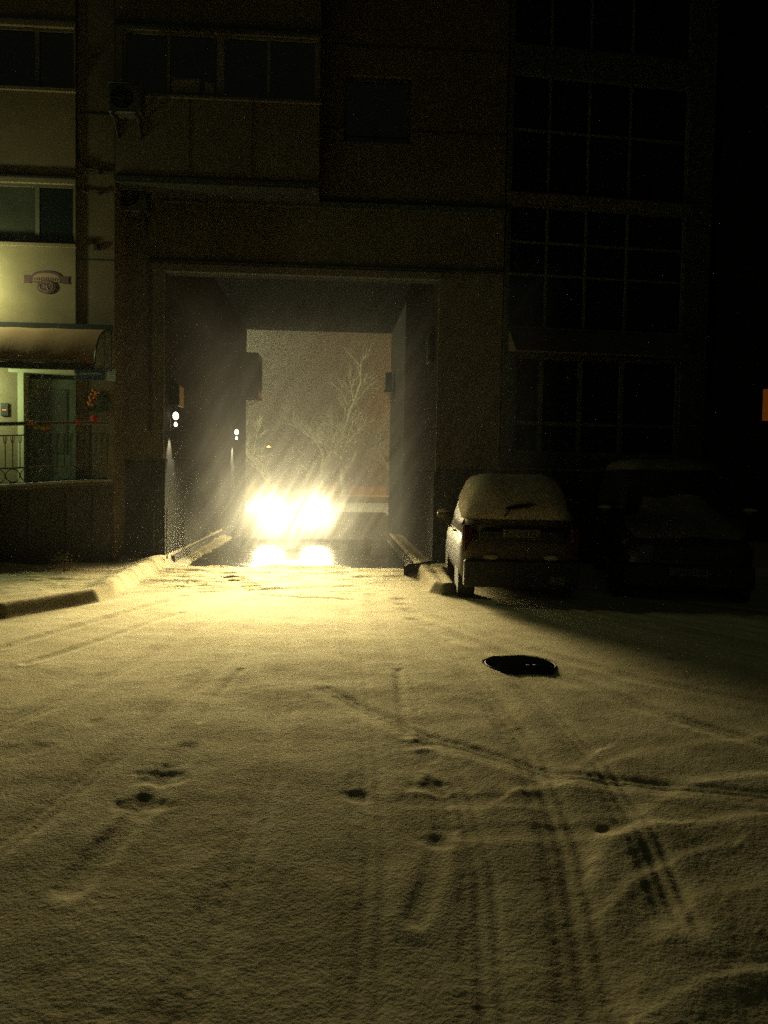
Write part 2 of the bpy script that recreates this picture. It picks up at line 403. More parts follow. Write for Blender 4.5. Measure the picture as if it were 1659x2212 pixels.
strip([(1.50, 15.0), (1.50, 19), (1.50, 27)], .12, -.05, .16, 'kerb', 'lintel_stone')

# manhole
mh = thing('manhole_cover', 'round dark iron manhole cover bare of snow in the yard', 'manhole cover', (MH[0], MH[1], float(macro(MH[1]))+.044))
me = MB(); me.rings([[(r_*math.cos(t), r_*math.sin(t), z) for t in np.linspace(0, 2*PI, 49)[:-1]] for r_, z in ((.338, -.05), (.338, .0), (.332, .006), (.326, .0), (.326, -.04))], cap=False)
me.build('rim', 'granite', mh)
me = MB()
me.rings([[(r_*math.cos(t), r_*math.sin(t), z) for t in np.linspace(0, 2*PI, 49)[:-1]] for r_, z in ((.323, -.02), (.323, .003))])
for k in range(14):
    a_ = random.uniform(0, 2*PI); q = random.uniform(.05, .27); me.ell((q*math.cos(a_), q*math.sin(a_), .004), (.02, .012, .003), 7, 4)
me.build('cover', 'metal_iron', mh)
me = MB()
for k in range(5): me.ell((.10+random.gauss(0, .05), -.08+random.gauss(0, .03), .006), (random.uniform(.008, .02), .008, .004), 7, 4)
me.build('snow_crumb', 'snow_white', mh, kind='stuff')

# ------------------------------------------------------------------ main building with the passage
ab = thing('apartment_building', 'dark apartment building pierced by the tall drive-through passage', 'building')
ZT = 15.0
wx0, wz1 = onY(745, 160, YF)[[0, 2]]; wx1, wz0 = onY(886, 310, YF)[[0, 2]]; wz0 = onY(745, 305, YF)[2]
XG = 3.07                                   # corner with the glazed building
h2 = (wx0, wx1, wz0+3.35, wz1+3.35)
me = MB(); wall(me, -3.95, XG, 0.0, ZT, YF, YF+.10, [(XL, XR, -1, 5.47), (wx0, wx1, wz0, wz1), h2])
me.build('wall', 'plaster_main', ab)
me = MB()
me.box(-3.9, XL, YF+.10, YB, 0, 7.2); me.box(XR, XG, YF+.10, YB, 0, 7.2)
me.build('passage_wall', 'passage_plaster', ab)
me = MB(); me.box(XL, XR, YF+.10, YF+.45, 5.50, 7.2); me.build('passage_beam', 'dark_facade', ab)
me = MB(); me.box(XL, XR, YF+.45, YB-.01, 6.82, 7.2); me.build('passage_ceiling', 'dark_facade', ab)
me = MB(); me.box(-30, -3.9, YB-.4, YB, 0, ZT); me.box(XG, 30, YB-.4, YB, 0, ZT); me.box(-3.9, XG, YB-.4, YB+.002, 7.2, ZT); me.box(-30, 30, YF+.5, YB+.1, ZT, ZT+.4)
me.build('rear_wall', 'plaster_main', ab)
me = MB(); me.box(-3.95, XL, YF-.03, YF, 0, 1.98); me.build('plinth', 'granite', ab)
me = MB(); me.box(XR, XG+.02, YF-.03, YF, 0, 1.93); me.build('plinth', 'granite', ab)
me = MB(); me.box(XL, XL+.03, YF+.01, YB-.5, 0, 2.05); me.box(XR-.03, XR, YF+.01, YB-.5, 0, 1.9)
me.build('passage_plinth', 'granite_passage', ab)
me = MB(); me.box(-3.46, 1.90, YF-.05, YF-.001, 5.47, 5.60); me.build('lintel', 'lintel_stone', ab)
me = MB(); me.box(-3.46, XG, YF-.07, YF-.001, 5.615, 5.645); me.build('drip_edge', 'metal_dark', ab)
me = MB(); me.box(-3.2, XG, YF-.09, YF-.001, 6.70, 6.80); me.build('cornice', 'panel_green', ab)
for z in (8.15, 9.65):
    me = MB(); me.box(-.36, XG-.01, YF-.012, YF-.001, z, z+.02); me.build('panel_joint', 'metal_dark', ab)
wm = onY(812, 240, YF)[0]
for dz in (0, 3.35):
    window(ab, wx0, wx1, wz0+dz, wz1+dz, YF, mull=[wm], fm='panel_green', gm='glass_dark')
# projecting bay
bx0, bx1 = onY(249, 300, YS)[0], onY(690, 300, YS)[0]
bz0 = 6.83
bwz0, bwz1 = onY(400, 207, YS)[2], onY(400, 68, YS)[2]
me = MB(); wall(me, bx0, bx1, bz0, ZT-.01, YS, YS+.15, [(bx0+.12, bx1-.05, bwz0, bwz1), (bx0+.12, bx1-.05, bwz0+3.35, bwz1+3.35)])
me.box(bx0, bx0+.12, YS+.15, YF, bz0, ZT-.01); me.box(bx1-.12, bx1, YS+.15, YF, bz0, ZT-.01); me.build('bay', 'plaster_bay', ab)
me = MB(); me.box(bx0+.002, bx1-.002, YS+.002, YF-.002, bz0-.06, bz0-.002); me.build('bay_soffit', 'dark_facade', ab)
for px in (410, 545):
    x = onY(px, 300, YS)[0]; me = MB(); me.box(x-.008, x+.008, YS-.008, YS-.001, bz0+.12, bwz0-.06); me.build('panel_joint', 'metal_dark', ab)
me = MB(); me.box(bx0-.02, bx1+.03, YS-.035, YS-.001, bz0-.02, bz0+.03); me.build('drip_edge', 'metal_dark', ab)
me = MB(); me.box(bx0-.02, bx1+.03, YS-.06, YS-.001, bwz1+.02, bwz1+.06); me.build('drip_edge', 'metal_dark', ab)
me = MB(); me.box(bx0-.02, bx1+.03, YS-.05, YS-.001, bwz0-.05, bwz0-.01); me.build('sill', 'plaster_bay', ab)
mul = [onY(p, 140, YS)[0] for p in (363, 476, 580)]
for dz in (0, 3.35):
    window(ab, bx0+.12, bx1-.05, bwz0+dz, bwz1+dz, YS, mull=[mul[0], (mul[1], .13), mul[2]], fm='frame_light', gm='glass_dark', recess=.04)
# things stacked behind the bay glass
c = thing('storage_box', 'pale box standing on the sill behind the bay window glass', 'box', (0, 0, 0))
a = onY(365, 205, YS); b_ = onY(466, 170, YS)
me = MB(); me.bev(a[0]+.03, a[0]+.52, YS+.045, YS+.068, bwz0+.055, b_[2]); me.build('carton', 'curtain', c)
me = MB(); me.bev(a[0]+.60, b_[0]-.02, YS+.045, YS+.067, bwz0+.055, b_[2]-.06); me.build('lid', 'curtain', c)

# air conditioners
def ac_unit(loc, w, h, d, label, group, rz=0, fan=True):
    t = thing('air_conditioner', label, 'air conditioner', loc, rz, group)
    me = MB(); me.bev(-w/2, w/2, -d, -.08, 0, h, .02); me.build('case', 'ac_case', t)
    if fan:
        me = MB(); R = h*.38
        for k in range(1, 5): 
            r_ = R*k/4; me.tube([(r_*math.cos(a_)-w*.08, -d-.012, h/2+r_*math.sin(a_)) for a_ in np.linspace(0, 2*PI, 25)], .006, 5, False)
        for k in range(6):
            a_ = k*PI/6; me.tube([(-w*.08-R*math.cos(a_), -d-.014, h/2-R*math.sin(a_)), (-w*.08+R*math.cos(a_), -d-.014, h/2+R*math.sin(a_))], .005, 5)
        me.build('fan_grille', 'metal_dark', t)
        me = MB(); me.rings([[(-w*.08+r_*math.cos(a_), -d-.003, h/2+r_*math.sin(a_)) for a_ in np.linspace(0, 2*PI, 33)[:-1]] for r_ in (R, .01)], cap=False); me.build('fan', 'metal_iron', t)
    for sx in (-1, 1):
        me = MB(); me.box(sx*w*.35-.02, sx*w*.35+.02, -d-.02, 0, -.04, 0); me.box(sx*w*.35-.02, sx*w*.35+.02, -.03, 0, -.3, -.04)
        me.tube([(sx*w*.35, -d*.9, -.04), (sx*w*.35, -.03, -.28)], .012, 6); me.build('bracket', 'metal_dark', t)
    me = MB(); me.rings([[(x, y, h + zz + .0) for x, y in ((-w/2+k, -d+k), (w/2-k, -d+k), (w/2-k, -.08-k), (-w/2+k, -.08-k))] for k, zz in ((0, .002), (.02, .04), (.08, .055))])
    me.build('snow_cap', 'snow_shaded', t, smooth=True)
    return t
a = onY(280, 262, YS); ac_unit((a[0], YS, a[2]), .55, .48, .32, 'small air conditioner hung below the bay window', 'air conditioners on the facades')
a = onY(282, 470, YF); ac_unit((a[0]+.07, YF, a[2]), .62, .62, .35, 'air conditioner tucked under the bay at the corner', 'air conditioners on the facades')
a = onY(573, 862, YB); ac_unit((XL, a[1]-1.6, a[2]-.12), 1.3, 1.35, .65, 'bulky box on a bracket silhouetted in the passage opening', 'air conditioners on the facades', rz=PI/2, fan=True)
a = onX(851, 830, XR); ac_unit((XR, a[1], a[2]-.2), .7, .5, .32, 'air conditioner box high on the right passage wall near its far end', 'air conditioners on the facades', rz=-PI/2)
# meter boxes
def box_thing(name, label, cat, loc, sz, m='metal_dark', rz=0, group=None):
    t = thing(name, label, cat, loc, rz, group)
    w, d, h = sz; me = MB(); me.bev(-w/2, w/2, -d, 0, 0, h, .012); me.build('case', m, t)
    me = MB(); me.bev(-w/2+.03, w/2-.03, -d-.012, -d-.001, .03, h-.03, .004); me.build('door', m, t)
    return t
a = onX(934, 785, XR); box_thing('junction_box', 'dark box on the right passage wall beside the opening edge', 'junction box', (XR, a[1], a[2]), (.42, .10, .55), rz=-PI/2)
a = onX(373, 878, XL); box_thing('junction_box', 'dark box on the left passage wall just above the nearer lamp', 'junction box', (XL, a[1]+.1, a[2]), (.5, .14, .42), rz=PI/2)
# bent pipe frame on the front by the passage corner
a, b_ = onY(332, 1108, YF-.12), onY(332, 1176, YF-.12); c_, d_ = onY(361, 1098, YF-.12), onY(361, 1160, YF-.12)
t = thing('pipe_rack', 'thin pale pipe frame standing against the dark plinth by the passage', 'pipe frame', (0, 0, 0))
me = MB(); me.tube([(a[0], YF-.12, a[2]), (b_[0], YF-.12, b_[2]), (b_[0], YF-.12, .2)], .012, 6); me.build('post', 'metal_light', t)
me = MB(); me.tube([(c_[0], YF-.12, c_[2]), (d_[0], YF-.12, d_[2]), (d_[0], YF-.12, .2)], .012, 6); me.build('post', 'metal_light', t)
me = MB(); me.tube([(b_[0], YF-.12, b_[2]), (d_[0], YF-.12, d_[2])], .012, 6); me.build('rail', 'metal_light', t)
# downpipe at the passage corner
a = onY(327, 600, YF); t = thing('downpipe', 'thin dark downpipe on the facade left of the passage', 'downpipe')
me = MB(); me.tube([(a[0], YF-.05, 5.45), (a[0], YF-.05, 2.55)], .022, 8); me.build('pipe', 'cable', t)
[MB().box(a[0]-.035, a[0]+.035, YF-.05, YF, z, z+.03).build('clamp', 'metal_dark', t) for z in (2.9, 4.0, 5.1)]

# ------------------------------------------------------------------ shop building (left)
sb = thing('shop_building', 'tan corner building with shop entrance, awning and raised terrace', 'building')
sx1 = onY(245, 600, YS)[0]; sxp = onY(163, 600, YS)[0]
def wr(px0, py0, px1, py1, Y=YS):
    a = onY(px0, (py0+py1)/2, Y); b_ = onY(px1, (py0+py1)/2, Y); c = onY((px0+px1)/2, py0, Y); d = onY((px0+px1)/2, py1, Y)
    return a[0], b_[0], d[2], c[2]
W1 = wr(-120, 392, 161, 522); W2 = wr(-120, 52, 161, 186)
D1 = (onY(52, 900, YS)[0], onY(162, 900, YS)[0], 1.4, onY(100, 806, YS)[2])
me = MB(); wall(me, -14, sxp, 0, ZT, YS, YS+.4, [W1, W2, (D1[0]-.1, D1[1], D1[2], D1[3]+.10)])
me.build('wall', 'plaster_tan', sb)
me = MB(); wall(me, sxp+.002, sx1, 0, ZT, YS+.06, YS+.4, []); me.box(sx1-.3, sx1, YS+.4, YF+.3, 0, ZT-.02)
me.build('wall', 'plaster_grey', sb, label='narrow wall strip with loose cables beside the bay')
for k, W in enumerate((W1, W2)):
    m_ = onY(77, (W[2]+W[3])/2, YS)[0]; m_ = onY(77, 450 if k == 0 else 120, YS)[0]
    w = window(sb, *W, YS, mull=[(m_, .07), (m_-1.15, .07)], fm='frame_light', gm='glass_lit' if k == 0 else 'glass_dark', fwid=.05, recess=.07)
    if k == 0:
        me = MB(); me.box(m_+.05, W[1]-.06, YS+.085, YS+.095, W[2]+.06, W[3]-.06); me.build('pane', 'glass_dark', w)
for W in (W1, W2):
    me = MB(); me.box(W[0], W[1]+.03, YS-.05, YS-.001, W[3]+.07, W[3]+.10); me.build('drip_edge', 'metal_dark', sb)
    me = MB(); me.box(W[0], W[1]+.03, YS-.06, YS-.001, W[2]-.07, W[2]-.02); me.build('sill', 'plaster_tan', sb)
[MB().box(sxp+.01, sx1-.01, YS+.05, YS+.059, z, z+.02).build('panel_joint', 'metal_dark', sb) for z in (5.43, 7.9)]
# entrance
w = MB().box(D1[0], D1[1]-.04, YS+.20, YS+.26, 1.4, D1[3]-.08).build('door', 'door_green', sb)
MB().box(D1[0]+.2, D1[1]-.2, YS+.185, YS+.199, 2.1, D1[3]-.25).build('pane', 'glass_lit', w)
MB().tube([(D1[0]+.1, YS+.19, 2.3), (D1[0]+.1, YS+.13, 2.3), (D1[0]+.1, YS+.13, 2.7), (D1[0]+.1, YS+.19, 2.7)], .013, 6).build('handle', 'metal_light', w)
me = MB(); me.box(D1[0]-.1, D1[0]-.001, YS-.02, YS+.26, 1.4, D1[3]); me.box(D1[0]-.25, D1[1], YS-.03, YS+.26, D1[3]+.001, D1[3]+.06); me.build('door_frame', 'door_jamb', sb)
me = MB(); me.box(D1[0]+.15, D1[1], YS-.02, YS+.2, D1[3]+.061, D1[3]+.10); me.build('transom', 'glass_lit', sb)

# terrace: curved wall, snow rim, floor
tw = [(-9.5, 12.35), (-8.0, 12.40), (-7.0, 12.50), (-6.2, 12.66), (-5.6, 12.85), (-5.0, 13.12), (-4.5, 13.42), (-4.15, 13.70), (-3.93, 13.97)]
def offs(pts, w):
    out = []
    for i, p in enumerate(pts):
        a = Vector(pts[max(i-1, 0)]); b_ = Vector(pts[min(i+1, len(pts)-1)]); d = (b_-a).normalized(); out.append((p[0]-d.y*w, p[1]+d.x*w))
    return out
def zt(x): return 1.52 + .12*max(0, min(1, (x+5.6)/1.6))
tr = thing('terrace', 'raised shop terrace with dark curved retaining wall and snowy rim', 'terrace')
inn = offs(tw, .22)
me = MB(); me.rings([[(a[0], a[1], -.2), (c[0], c[1]+.0, -.2), (c[0], c[1], zt(a[0])-.08), (a[0], a[1], zt(a[0])-.08)] for a, c in zip(tw, inn)]); me.build('retaining_wall', 'granite', tr)
o1, o2 = offs(tw, -.06), offs(tw, .26)
me = MB(); me.rings([[(a[0], a[1], zt(a[0])-.08), (c[0], c[1], zt(a[0])-.08), (c[0], c[1], zt(a[0])-.02), (a[0], a[1], zt(a[0])-.02)] for a, c in zip(o1, o2)]); me.build('coping', 'lintel_stone', tr)
me = MB(); me.rings([[(a[0], a[1], zt(a[0])-.019), (c[0], c[1], zt(a[0])-.019), (c[0]*.97+a[0]*.03, c[1]*.9+a[1]*.1, zt(a[0])+.02), (a[0]*.97+c[0]*.03, a[1]*.85+c[1]*.15, zt(a[0])+.025)] for a, c in zip(o1, o2)]); me.build('snow_rim', 'snow_white', tr, smooth=True)
me = MB(); 
for a, c in zip(inn[:-1], inn[1:]): me.add([(a[0], a[1], 1.38), (c[0], c[1], 1.38), (c[0], YS-.002, 1.38), (a[0], YS-.002, 1.38)], [(0, 1, 2, 3)])
me.build('floor', 'snow_white', tr)
for x in (-5.35, -4.6):
    p = min(tw, key=lambda q: abs(q[0]-x))
for (ax, ay), (bx, by) in zip(tw[3:-1], tw[4:]):
    me = MB(); me.box(ax-.008, ax+.008, ay-.012, ay+.02, 0, 1.42); me.build('panel_joint', 'metal_dark', tr)
# railing
rl = thing('railing', 'dark wrought iron railing with rings and bars on the terrace rim', 'railing')
mid = offs(tw, .08)
def dense(pts, step):
    out = [pts[0]]
    for a, c in zip(pts[:-1], pts[1:]):
        n_ = max(1, round(math.dist(a, c)/step)); out += [(a[0]+(c[0]-a[0])*k/n_, a[1]+(c[1]-a[1])*k/n_) for k in range(1, n_+1)]
    return out
rp = dense(mid, .12)
me = MB(); me.tube([(x, y, zt(x)+.98) for x, y in rp], .026, 6); me.build('handrail', 'metal_dark', rl)
me = MB(); me.tube([(x, y, zt(x)+.80) for x, y in rp], .012, 6); me.build('rail', 'metal_dark', rl)
me = MB(); me.tube([(x, y, zt(x)+.27) for x, y in rp], .012, 6); me.build('rail', 'metal_dark', rl)
me = MB(); me.tube([(x, y, zt(x)+.03) for x, y in rp], .012, 6); me.build('rail', 'metal_dark', rl)
me = MB(); me.tube([(x, y+.0, zt(x)+1.008) for x, y in rp], .014, 6); me.build('snow_line', 'snow_white', rl)
me = MB(); me.tube([(x, y+.0, zt(x)+.285) for x, y in rp[::1]], .006, 5); me.build('snow_line', 'snow_white', rl)
bars = dense(mid, .115)
nb = 0
for (x, y) in bars:
    if x < -7.2 or nb > 90: continue
    nb += 1
    me = MB(); me.tube([(x, y, zt(x)+.27), (x, y, zt(x)+.80)], .008, 5)
    me.tube([(x-.03, y, zt(x)+.80), (x-.02, y, zt(x)+.70), (x, y, zt(x)+.66), (x+.02, y, zt(x)+.70), (x+.03, y, zt(x)+.80)], .006, 5)
    me.build('bar', 'metal_dark', rl)
rg = dense(mid, .25)
for i in range(1, len(rg)-1):
    x, y = rg[i]
    if x < -7.2: continue
    d = Vector((rg[i+1][0]-rg[i-1][0], rg[i+1][1]-rg[i-1][1], 0)).normalized()
    me = MB(); me.tube([(x+d.x*.105*math.cos(t), y+d.y*.105*math.cos(t), zt(x)+.15+.105*math.sin(t)) for t in np.linspace(0, 2*PI, 21)], .009, 5, False); me.build('ring', 'metal_dark', rl)
for x in (-6.2, -5.0, -4.12):
    p = min(mid, key=lambda q: abs(q[0]-x)); me = MB(); me.box(p[0]-.02, p[0]+.02, p[1]-.02, p[1]+.02, zt(p[0]), zt(p[0])+1.02); me.build('post', 'metal_dark', rl)

# flowers on the railing and wreath on the wall
def blossoms(name, label, cat, c, n, R, mats_, sp, leaves=0, rb=.03):
    t = thing(name, label, cat, c)
    for k, m_ in enumerate(mats_):
        me = MB()
        for i in range(n//len(mats_)):
            p = [random.gauss(0, s_) for s_ in sp]
            for q in range(5):
                a_ = q*2*PI/5; me.ell((p[0]+rb*.6*math.cos(a_), p[1]-.01, p[2]+rb*.6*math.sin(a_)), (rb*.5, rb*.3, rb*.5), 6, 4)
        me.build('blossom', m_, t, smooth=True)
    if leaves:
        me = MB()
        for i in range(leaves):
            p = Vector([random.gauss(0, s_*1.3) for s_ in sp]); a_ = random.uniform(0, 2*PI); L = rb*1.6
            d = Vector((math.cos(a_), random.uniform(-.4, .4), math.sin(a_)))*L; e = Vector((-math.sin(a_), 0, math.cos(a_)))*L*.3
            me.add([p, p+d*.5+e, p+d, p+d*.5-e], [(0, 1, 2, 3)])
        me.build('leaves', 'wreath_green', t)
    return t
def onrail(px):
    best = min(rp, key=lambda q: abs(onpx(q)-px)); return best
def project(p):
    d = np.array(p)-CC; z = d@fw; return CX+F*(d@rt)/z, CY-F*(d@up)/z
def onpx(q): return project((q[0], q[1], 2.5))[0]
for px, label, m_, sp, n_ in ((72, 'orange flowers tied on the terrace handrail in front of the door', ['flower_orange'], (.05, .02, .02), 8),
                              (88, 'yellow orange bunch hanging under the terrace handrail', ['flower_yellow', 'flower_orange'], (.08, .02, .05), 14),
                              (163, 'small dull red flowers on the handrail beside the door jamb', ['flower_red'], (.04, .02, .02), 5)):
    x, y = onrail(px); blossoms('flower_bunch', label, 'flowers', (x, y-.04, zt(x)+(.90 if px == 88 else 1.0)), n_, .1, m_, sp, 10, .022)
x, y = onrail(208); t = thing('flower_ball', 'round red flower ball standing at the right end of the handrail', 'flowers', (x-.02, y-.02, zt(x)+1.06))
me = MB()
for i in range(46):
    a_ = math.acos(1-2*(i+.5)/46); b2 = PI*(1+5**.5)*i; R = .055
    me.ell((R*math.sin(a_)*math.cos(b2), R*math.sin(a_)*math.sin(b2), R*math.cos(a_)), (.016, .016, .016), 6, 4)
me.build('petals', 'flower_red', t, smooth=True); me = MB(); me.tube([(0, 0, -.05), (0, 0, -.1)], .008, 5); me.build('stem', 'wreath_green', t)
p = onY(212, 868, YS)
t = thing('wreath', 'round green wreath with orange flowers on the wall right of the shop door', 'wreath', (p[0], YS+.05, p[2]))
me = MB()
for i in range(260):
    a_ = random.uniform(0, 2*PI); R = .15+random.gauss(0, .025); q = Vector((R*math.cos(a_), -.04+random.gauss(0, .012), R*math.sin(a_))); d = Vector((random.gauss(0, 1), random.gauss(0, .4), random.gauss(0, 1))).normalized()*.06; e = Vector((-d.z, 0, d.x))*.25
    me.add([q, q+d*.5+e, q+d, q+d*.5-e], [(0, 1, 2, 3)])
me.build('ring', 'wreath_green', t)
me = MB()
for i in range(16):
    a_ = random.uniform(PI*.55, PI*1.15); R = .15; me.ell((R*math.cos(a_)+random.gauss(0, .02), -.07, R*math.sin(a_)+random.gauss(0, .03)), (.026, .015, .026), 7, 5)
me.build('blossom', 'flower_orange', t, smooth=True)
# intercom
p = onY(11, 886, YS); t = thing('intercom', 'dark intercom panel with an orange light left of the shop door', 'intercom', (p[0], YS, p[2]-.1))
MB().bev(-.065, .065, -.03, 0, 0, .22, .006).build('case', 'metal_dark', t); MB().box(-.035, .030, -.034, -.0305, .095, .108).build('light', 'led_orange', t)

# emblem sign on the shop wall
ex, ez = onY(101, 605, YS)[[0, 2]]; k = 14/1700*1.0
t = thing('emblem_sign', 'small purple emblem of a banner over a round medallion on the tan wall', 'sign', (ex, YS, ez))
def outline(pts, y0, y1, name, m, parent):
    me = MB(); me.rings([[(x, y0, z) for x, z in pts], [(x, y1, z) for x, z in pts]]); return me.build(name, m, parent)
ban = [(-.38,-.06),(-.27,-.06),(-.27,-.045),(.27,-.045),(.27,-.06),(.38,-.06),(.37,.0),(.38,.07),(.25,.07)] + [(.24*math.cos(t_), .07+.09*math.sin(t_)) for t_ in np.linspace(.25, PI-.25, 11)] + [(-.25,.07),(-.38,.07),(-.37,.0)]
outline(ban, -.012, -.001, 'banner', 'sign_purple', t)
outline([(x*.86 if abs(x) < .3 else x*.93, (z-.012)*.74+.008) for x, z in ban if abs(x) < .3], -.016, -.0125, 'panel', 'sign_tan', t)
me = MB()
for i, x in enumerate(np.linspace(-.19, .19, 11)):
    hgt = .05+.012*math.cos(x*7); me.box(x-.011, x-.003, -.020, -.0165, -.02, -.02+hgt)
    if i % 3: me.box(x-.003, x+.011, -.020, -.0165, -.02+hgt*.42, -.02+hgt*.6)
    if i % 2: me.box(x-.003, x+.011, -.020, -.0165, -.02+hgt*.85, -.02+hgt)
me.build('lettering', 'sign_purple', t)
outline([(.155*math.cos(a_), -.12+.115*math.sin(a_)) for a_ in np.linspace(0, 2*PI, 33)[:-1]], -.024, -.0165+.006, 'medallion', 'sign_purple', t)
me = MB(); me.tube([(.115*math.cos(a_), -.026, -.12+.08*math.sin(a_)) for a_ in np.linspace(0, 2*PI, 29)], .006, 5, False)
for a_ in (.5, 1.4, 2.3, 3.6, 5.2): me.tube([(0, -.027, -.12), (.08*math.cos(a_), -.027, -.12+.055*math.sin(a_))], .008, 5)
me.build('ornament', 'sign_tan', t)
# blue sign
a = wr(165, 794, 226, 821, YS-.35); t = thing('shop_sign', 'small blue sign with a pale line of text under the awning end', 'sign', (0, 0, 0))
MB().box(a[0], a[1], YS-.36, YS-.33, a[2], a[3]).build('board', 'sign_blue', t)
me = MB(); zc = (a[2]+a[3])/2; x = a[0]+.06
while x < a[1]-.06:
    w = random.uniform(.012, .03); me.box(x, x+w, YS-.366, YS-.361, zc-.015, zc+random.choice((.012, .022))); x += w+.012
me.build('lettering', 'sign_white', t)
[MB().tube([(x, YS-.33, a[3]-.02), (x, YS, a[3]-.02)], .01, 5).build('bracket', 'metal_dark', t) for x in (a[0]+.05, a[1]-.05)]
a = wr(229, 796, 246, 821, YS-.05); t = thing('notice_board', 'small pale notice plate on the wall beside the blue sign', 'notice', (0, 0, 0))
MB().box(a[0], a[1], YS+.04, YS+.059, a[2], a[3]).build('board', 'sign_white', t); me = MB(); [me.box(a[0]+.02, a[1]-.02, YS+.036, YS+.0395, z, z+.008) for z in np.linspace(a[2]+.03, a[3]-.03, 5)]; me.build('lettering', 'sign_blue', t)
# awning: curved cloth on a metal frame, snow along its top
az1, az0 = onY(120, 712, YS)[2], onY(120, 783, YS-1.0)[2]; aw1 = onY(205, 790, YS-.9)[0]
t = thing('awning', 'orange brown curved awning over the shop entrance with open end frame', 'awning')
def prof(k): a_ = k*PI/2; return (YS-.95*math.sin(a_)**1.0, az0+(az1-az0)*math.cos(a_))
ks = np.linspace(0, 1, 12); xs_ = np.linspace(-9, 0, 30)
rs = []
for kk in ks:
    y, z = prof(kk); xe = sx1-.02 - (sx1-aw1-.0)*sstep(0, 1, np.array(kk))*1.0
    rs.append([(-9+(xe+9)*s_, y+.006*math.sin(s_*60), z+.004*math.sin(s_*47)) for s_ in np.linspace(0, 1, 40)])
me = MB(); me.rings(rs, cap=False, closed=False); me.build('canopy', 'awning', t, smooth=True)
y, z = prof(1); me = MB(); me.box(-9, aw1, y-.01, y+.012, z-.10, z-.001); me.build('valance', 'metal_dark', t)
me = MB(); me.box(-9, aw1-.25, y-.03, y-.012, z+.03, z+.05); me.build('light_strip', 'metal_light', t)
me = MB(); me.box(-9, sx1, YS-.05, YS-.005, az1-.0, az1+.10); me.build('header_beam', 'metal_dark', t)
me = MB(); fx = sx1-.03
me.tube([(fx, prof(q)[0], prof(q)[1]) for q in ks], .014, 6); me.tube([(fx, YS-.02, az1), (fx, YS-.02, az0)], .014, 6); me.tube([(fx, YS-.95, az0), (fx, YS-.02, az0)], .012, 6)
me.tube([(fx, YS-.02, az0), (fx, prof(.45)[0], prof(.45)[1])], .010, 6); me.tube([(fx, YS-.45, az0), (fx, prof(.3)[0], prof(.3)[1])], .010, 6); me.tube([(fx, YS-.45, az0), (fx, prof(.7)[0], prof(.7)[1])], .010, 6)
me.tube([(aw1, YS-.95, az0), (fx, YS-.95, az0)], .010, 6)
me.build('frame', 'metal_dark', t)
# cables along the strip
def cable(label, pts, r=.012):
    t = thing('cable', label, 'cable'); me = MB(); me.tube(pts, r, 6); me.build('wire', 'cable', t)
    q = pts[len(pts)//2]; MB().box(q[0]-.02, q[0]+.02, q[1]-.02, q[1]+.03, q[2]-.02, q[2]+.02).build('clip', 'cable', t)
def pc(*ps): return [tuple(onY(x, y, YS+.03)) for x, y in ps]
cable('thick dark cable running up the joint beside the shop windows', pc((165,0),(166,120),(165,250),(167,330),(170,345),(180,358),(200,366),(225,370),(244,371)), .014)
cable('cable crossing the narrow wall strip below the bay corner', pc((165,408),(185,415),(215,418),(246,415)), .011)
cable('cable drooping from the joint across the strip at the bay foot', pc((166,375),(190,378),(215,374),(246,378),(262,398)), .010)
p = onY(207, 540, YS); t = box_thing('junction_box', 'tiny dark box on the narrow wall strip above the awning', 'junction box', (p[0], YS+.06, p[2]), (.10, .05, .12))

# wall lamps
def lamp_head(t, glass, s=1.0):
    me = MB(); me.bev(-.05*s, .05*s, -.02, 0, -.10*s, .10*s, .004); me.build('wall_plate', 'metal_dark', t)
    me = MB(); me.tube([(0, -.02, .0), (0, -.10*s, .02*s), (0, -.13*s, .08*s)], .012*s, 6); me.build('arm', 'metal_dark', t)
    me = MB(); me.rings([[(r_*s*math.cos(a_), -.13*s+r_*s*math.sin(a_), z*s) for a_ in np.linspace(0, 2*PI, 15)[:-1]] for r_, z in ((.025, .085), (.055, .12), (.06, .17), (.045, .22), (.01, .245))]); me.build('shade', glass, t, smooth=True)
    me = MB(); me.rings([[(r_*s*math.cos(a_), -.13*s+r_*s*math.sin(a_), z*s) for a_ in np.linspace(0, 2*PI, 15)[:-1]] for r_, z in ((.02, -.06), (.034, -.04), (.03, .0), (.01, .03))]); me.build('bulb', glass, t, smooth=True)
def spot(name, loc, tgt, W, ang, blend, rad, col, parent=None):
    l = bpy.data.lights.new(name, 'SPOT'); l.energy = W; l.spot_size = math.radians(ang); l.spot_blend = blend; l.shadow_soft_size = rad; l.color = col
    o = bpy.data.objects.new(name, l); COL.objects.link(o); o.location = loc
    o.rotation_euler = (Vector(tgt)-Vector(loc)).to_track_quat('-Z', 'Y').to_euler(); return o
def point(name, loc, W, rad, col):
    l = bpy.data.lights.new(name, 'POINT'); l.energy = W; l.shadow_soft_size = rad; l.color = col
    o = bpy.data.objects.new(name, l); COL.objects.link(o); o.location = loc; return o
a = onX(381, 915, XL+.13)
t = thing('wall_lamp', 'nearer lit wall lamp on the left passage wall by the corner', 'wall lamp', (XL, a[1], a[2]), PI/2, 'lit lamps on the left passage wall'); lamp_head(t, 'lamp_glass', .9)
spot('lamp_light', (XL+.20, a[1], a[2]-.12), (XL+.0, a[1], a[2]-.75), 180, 60, .5, .03, (1, .93, .72))
a = onX(511, 945, XL+.13)
t = thing('wall_lamp', 'farther lit wall lamp deeper inside the passage on its left wall', 'wall lamp', (XL, a[1], a[2]), PI/2, 'lit lamps on the left passage wall'); lamp_head(t, 'lamp_glass', 1.0)
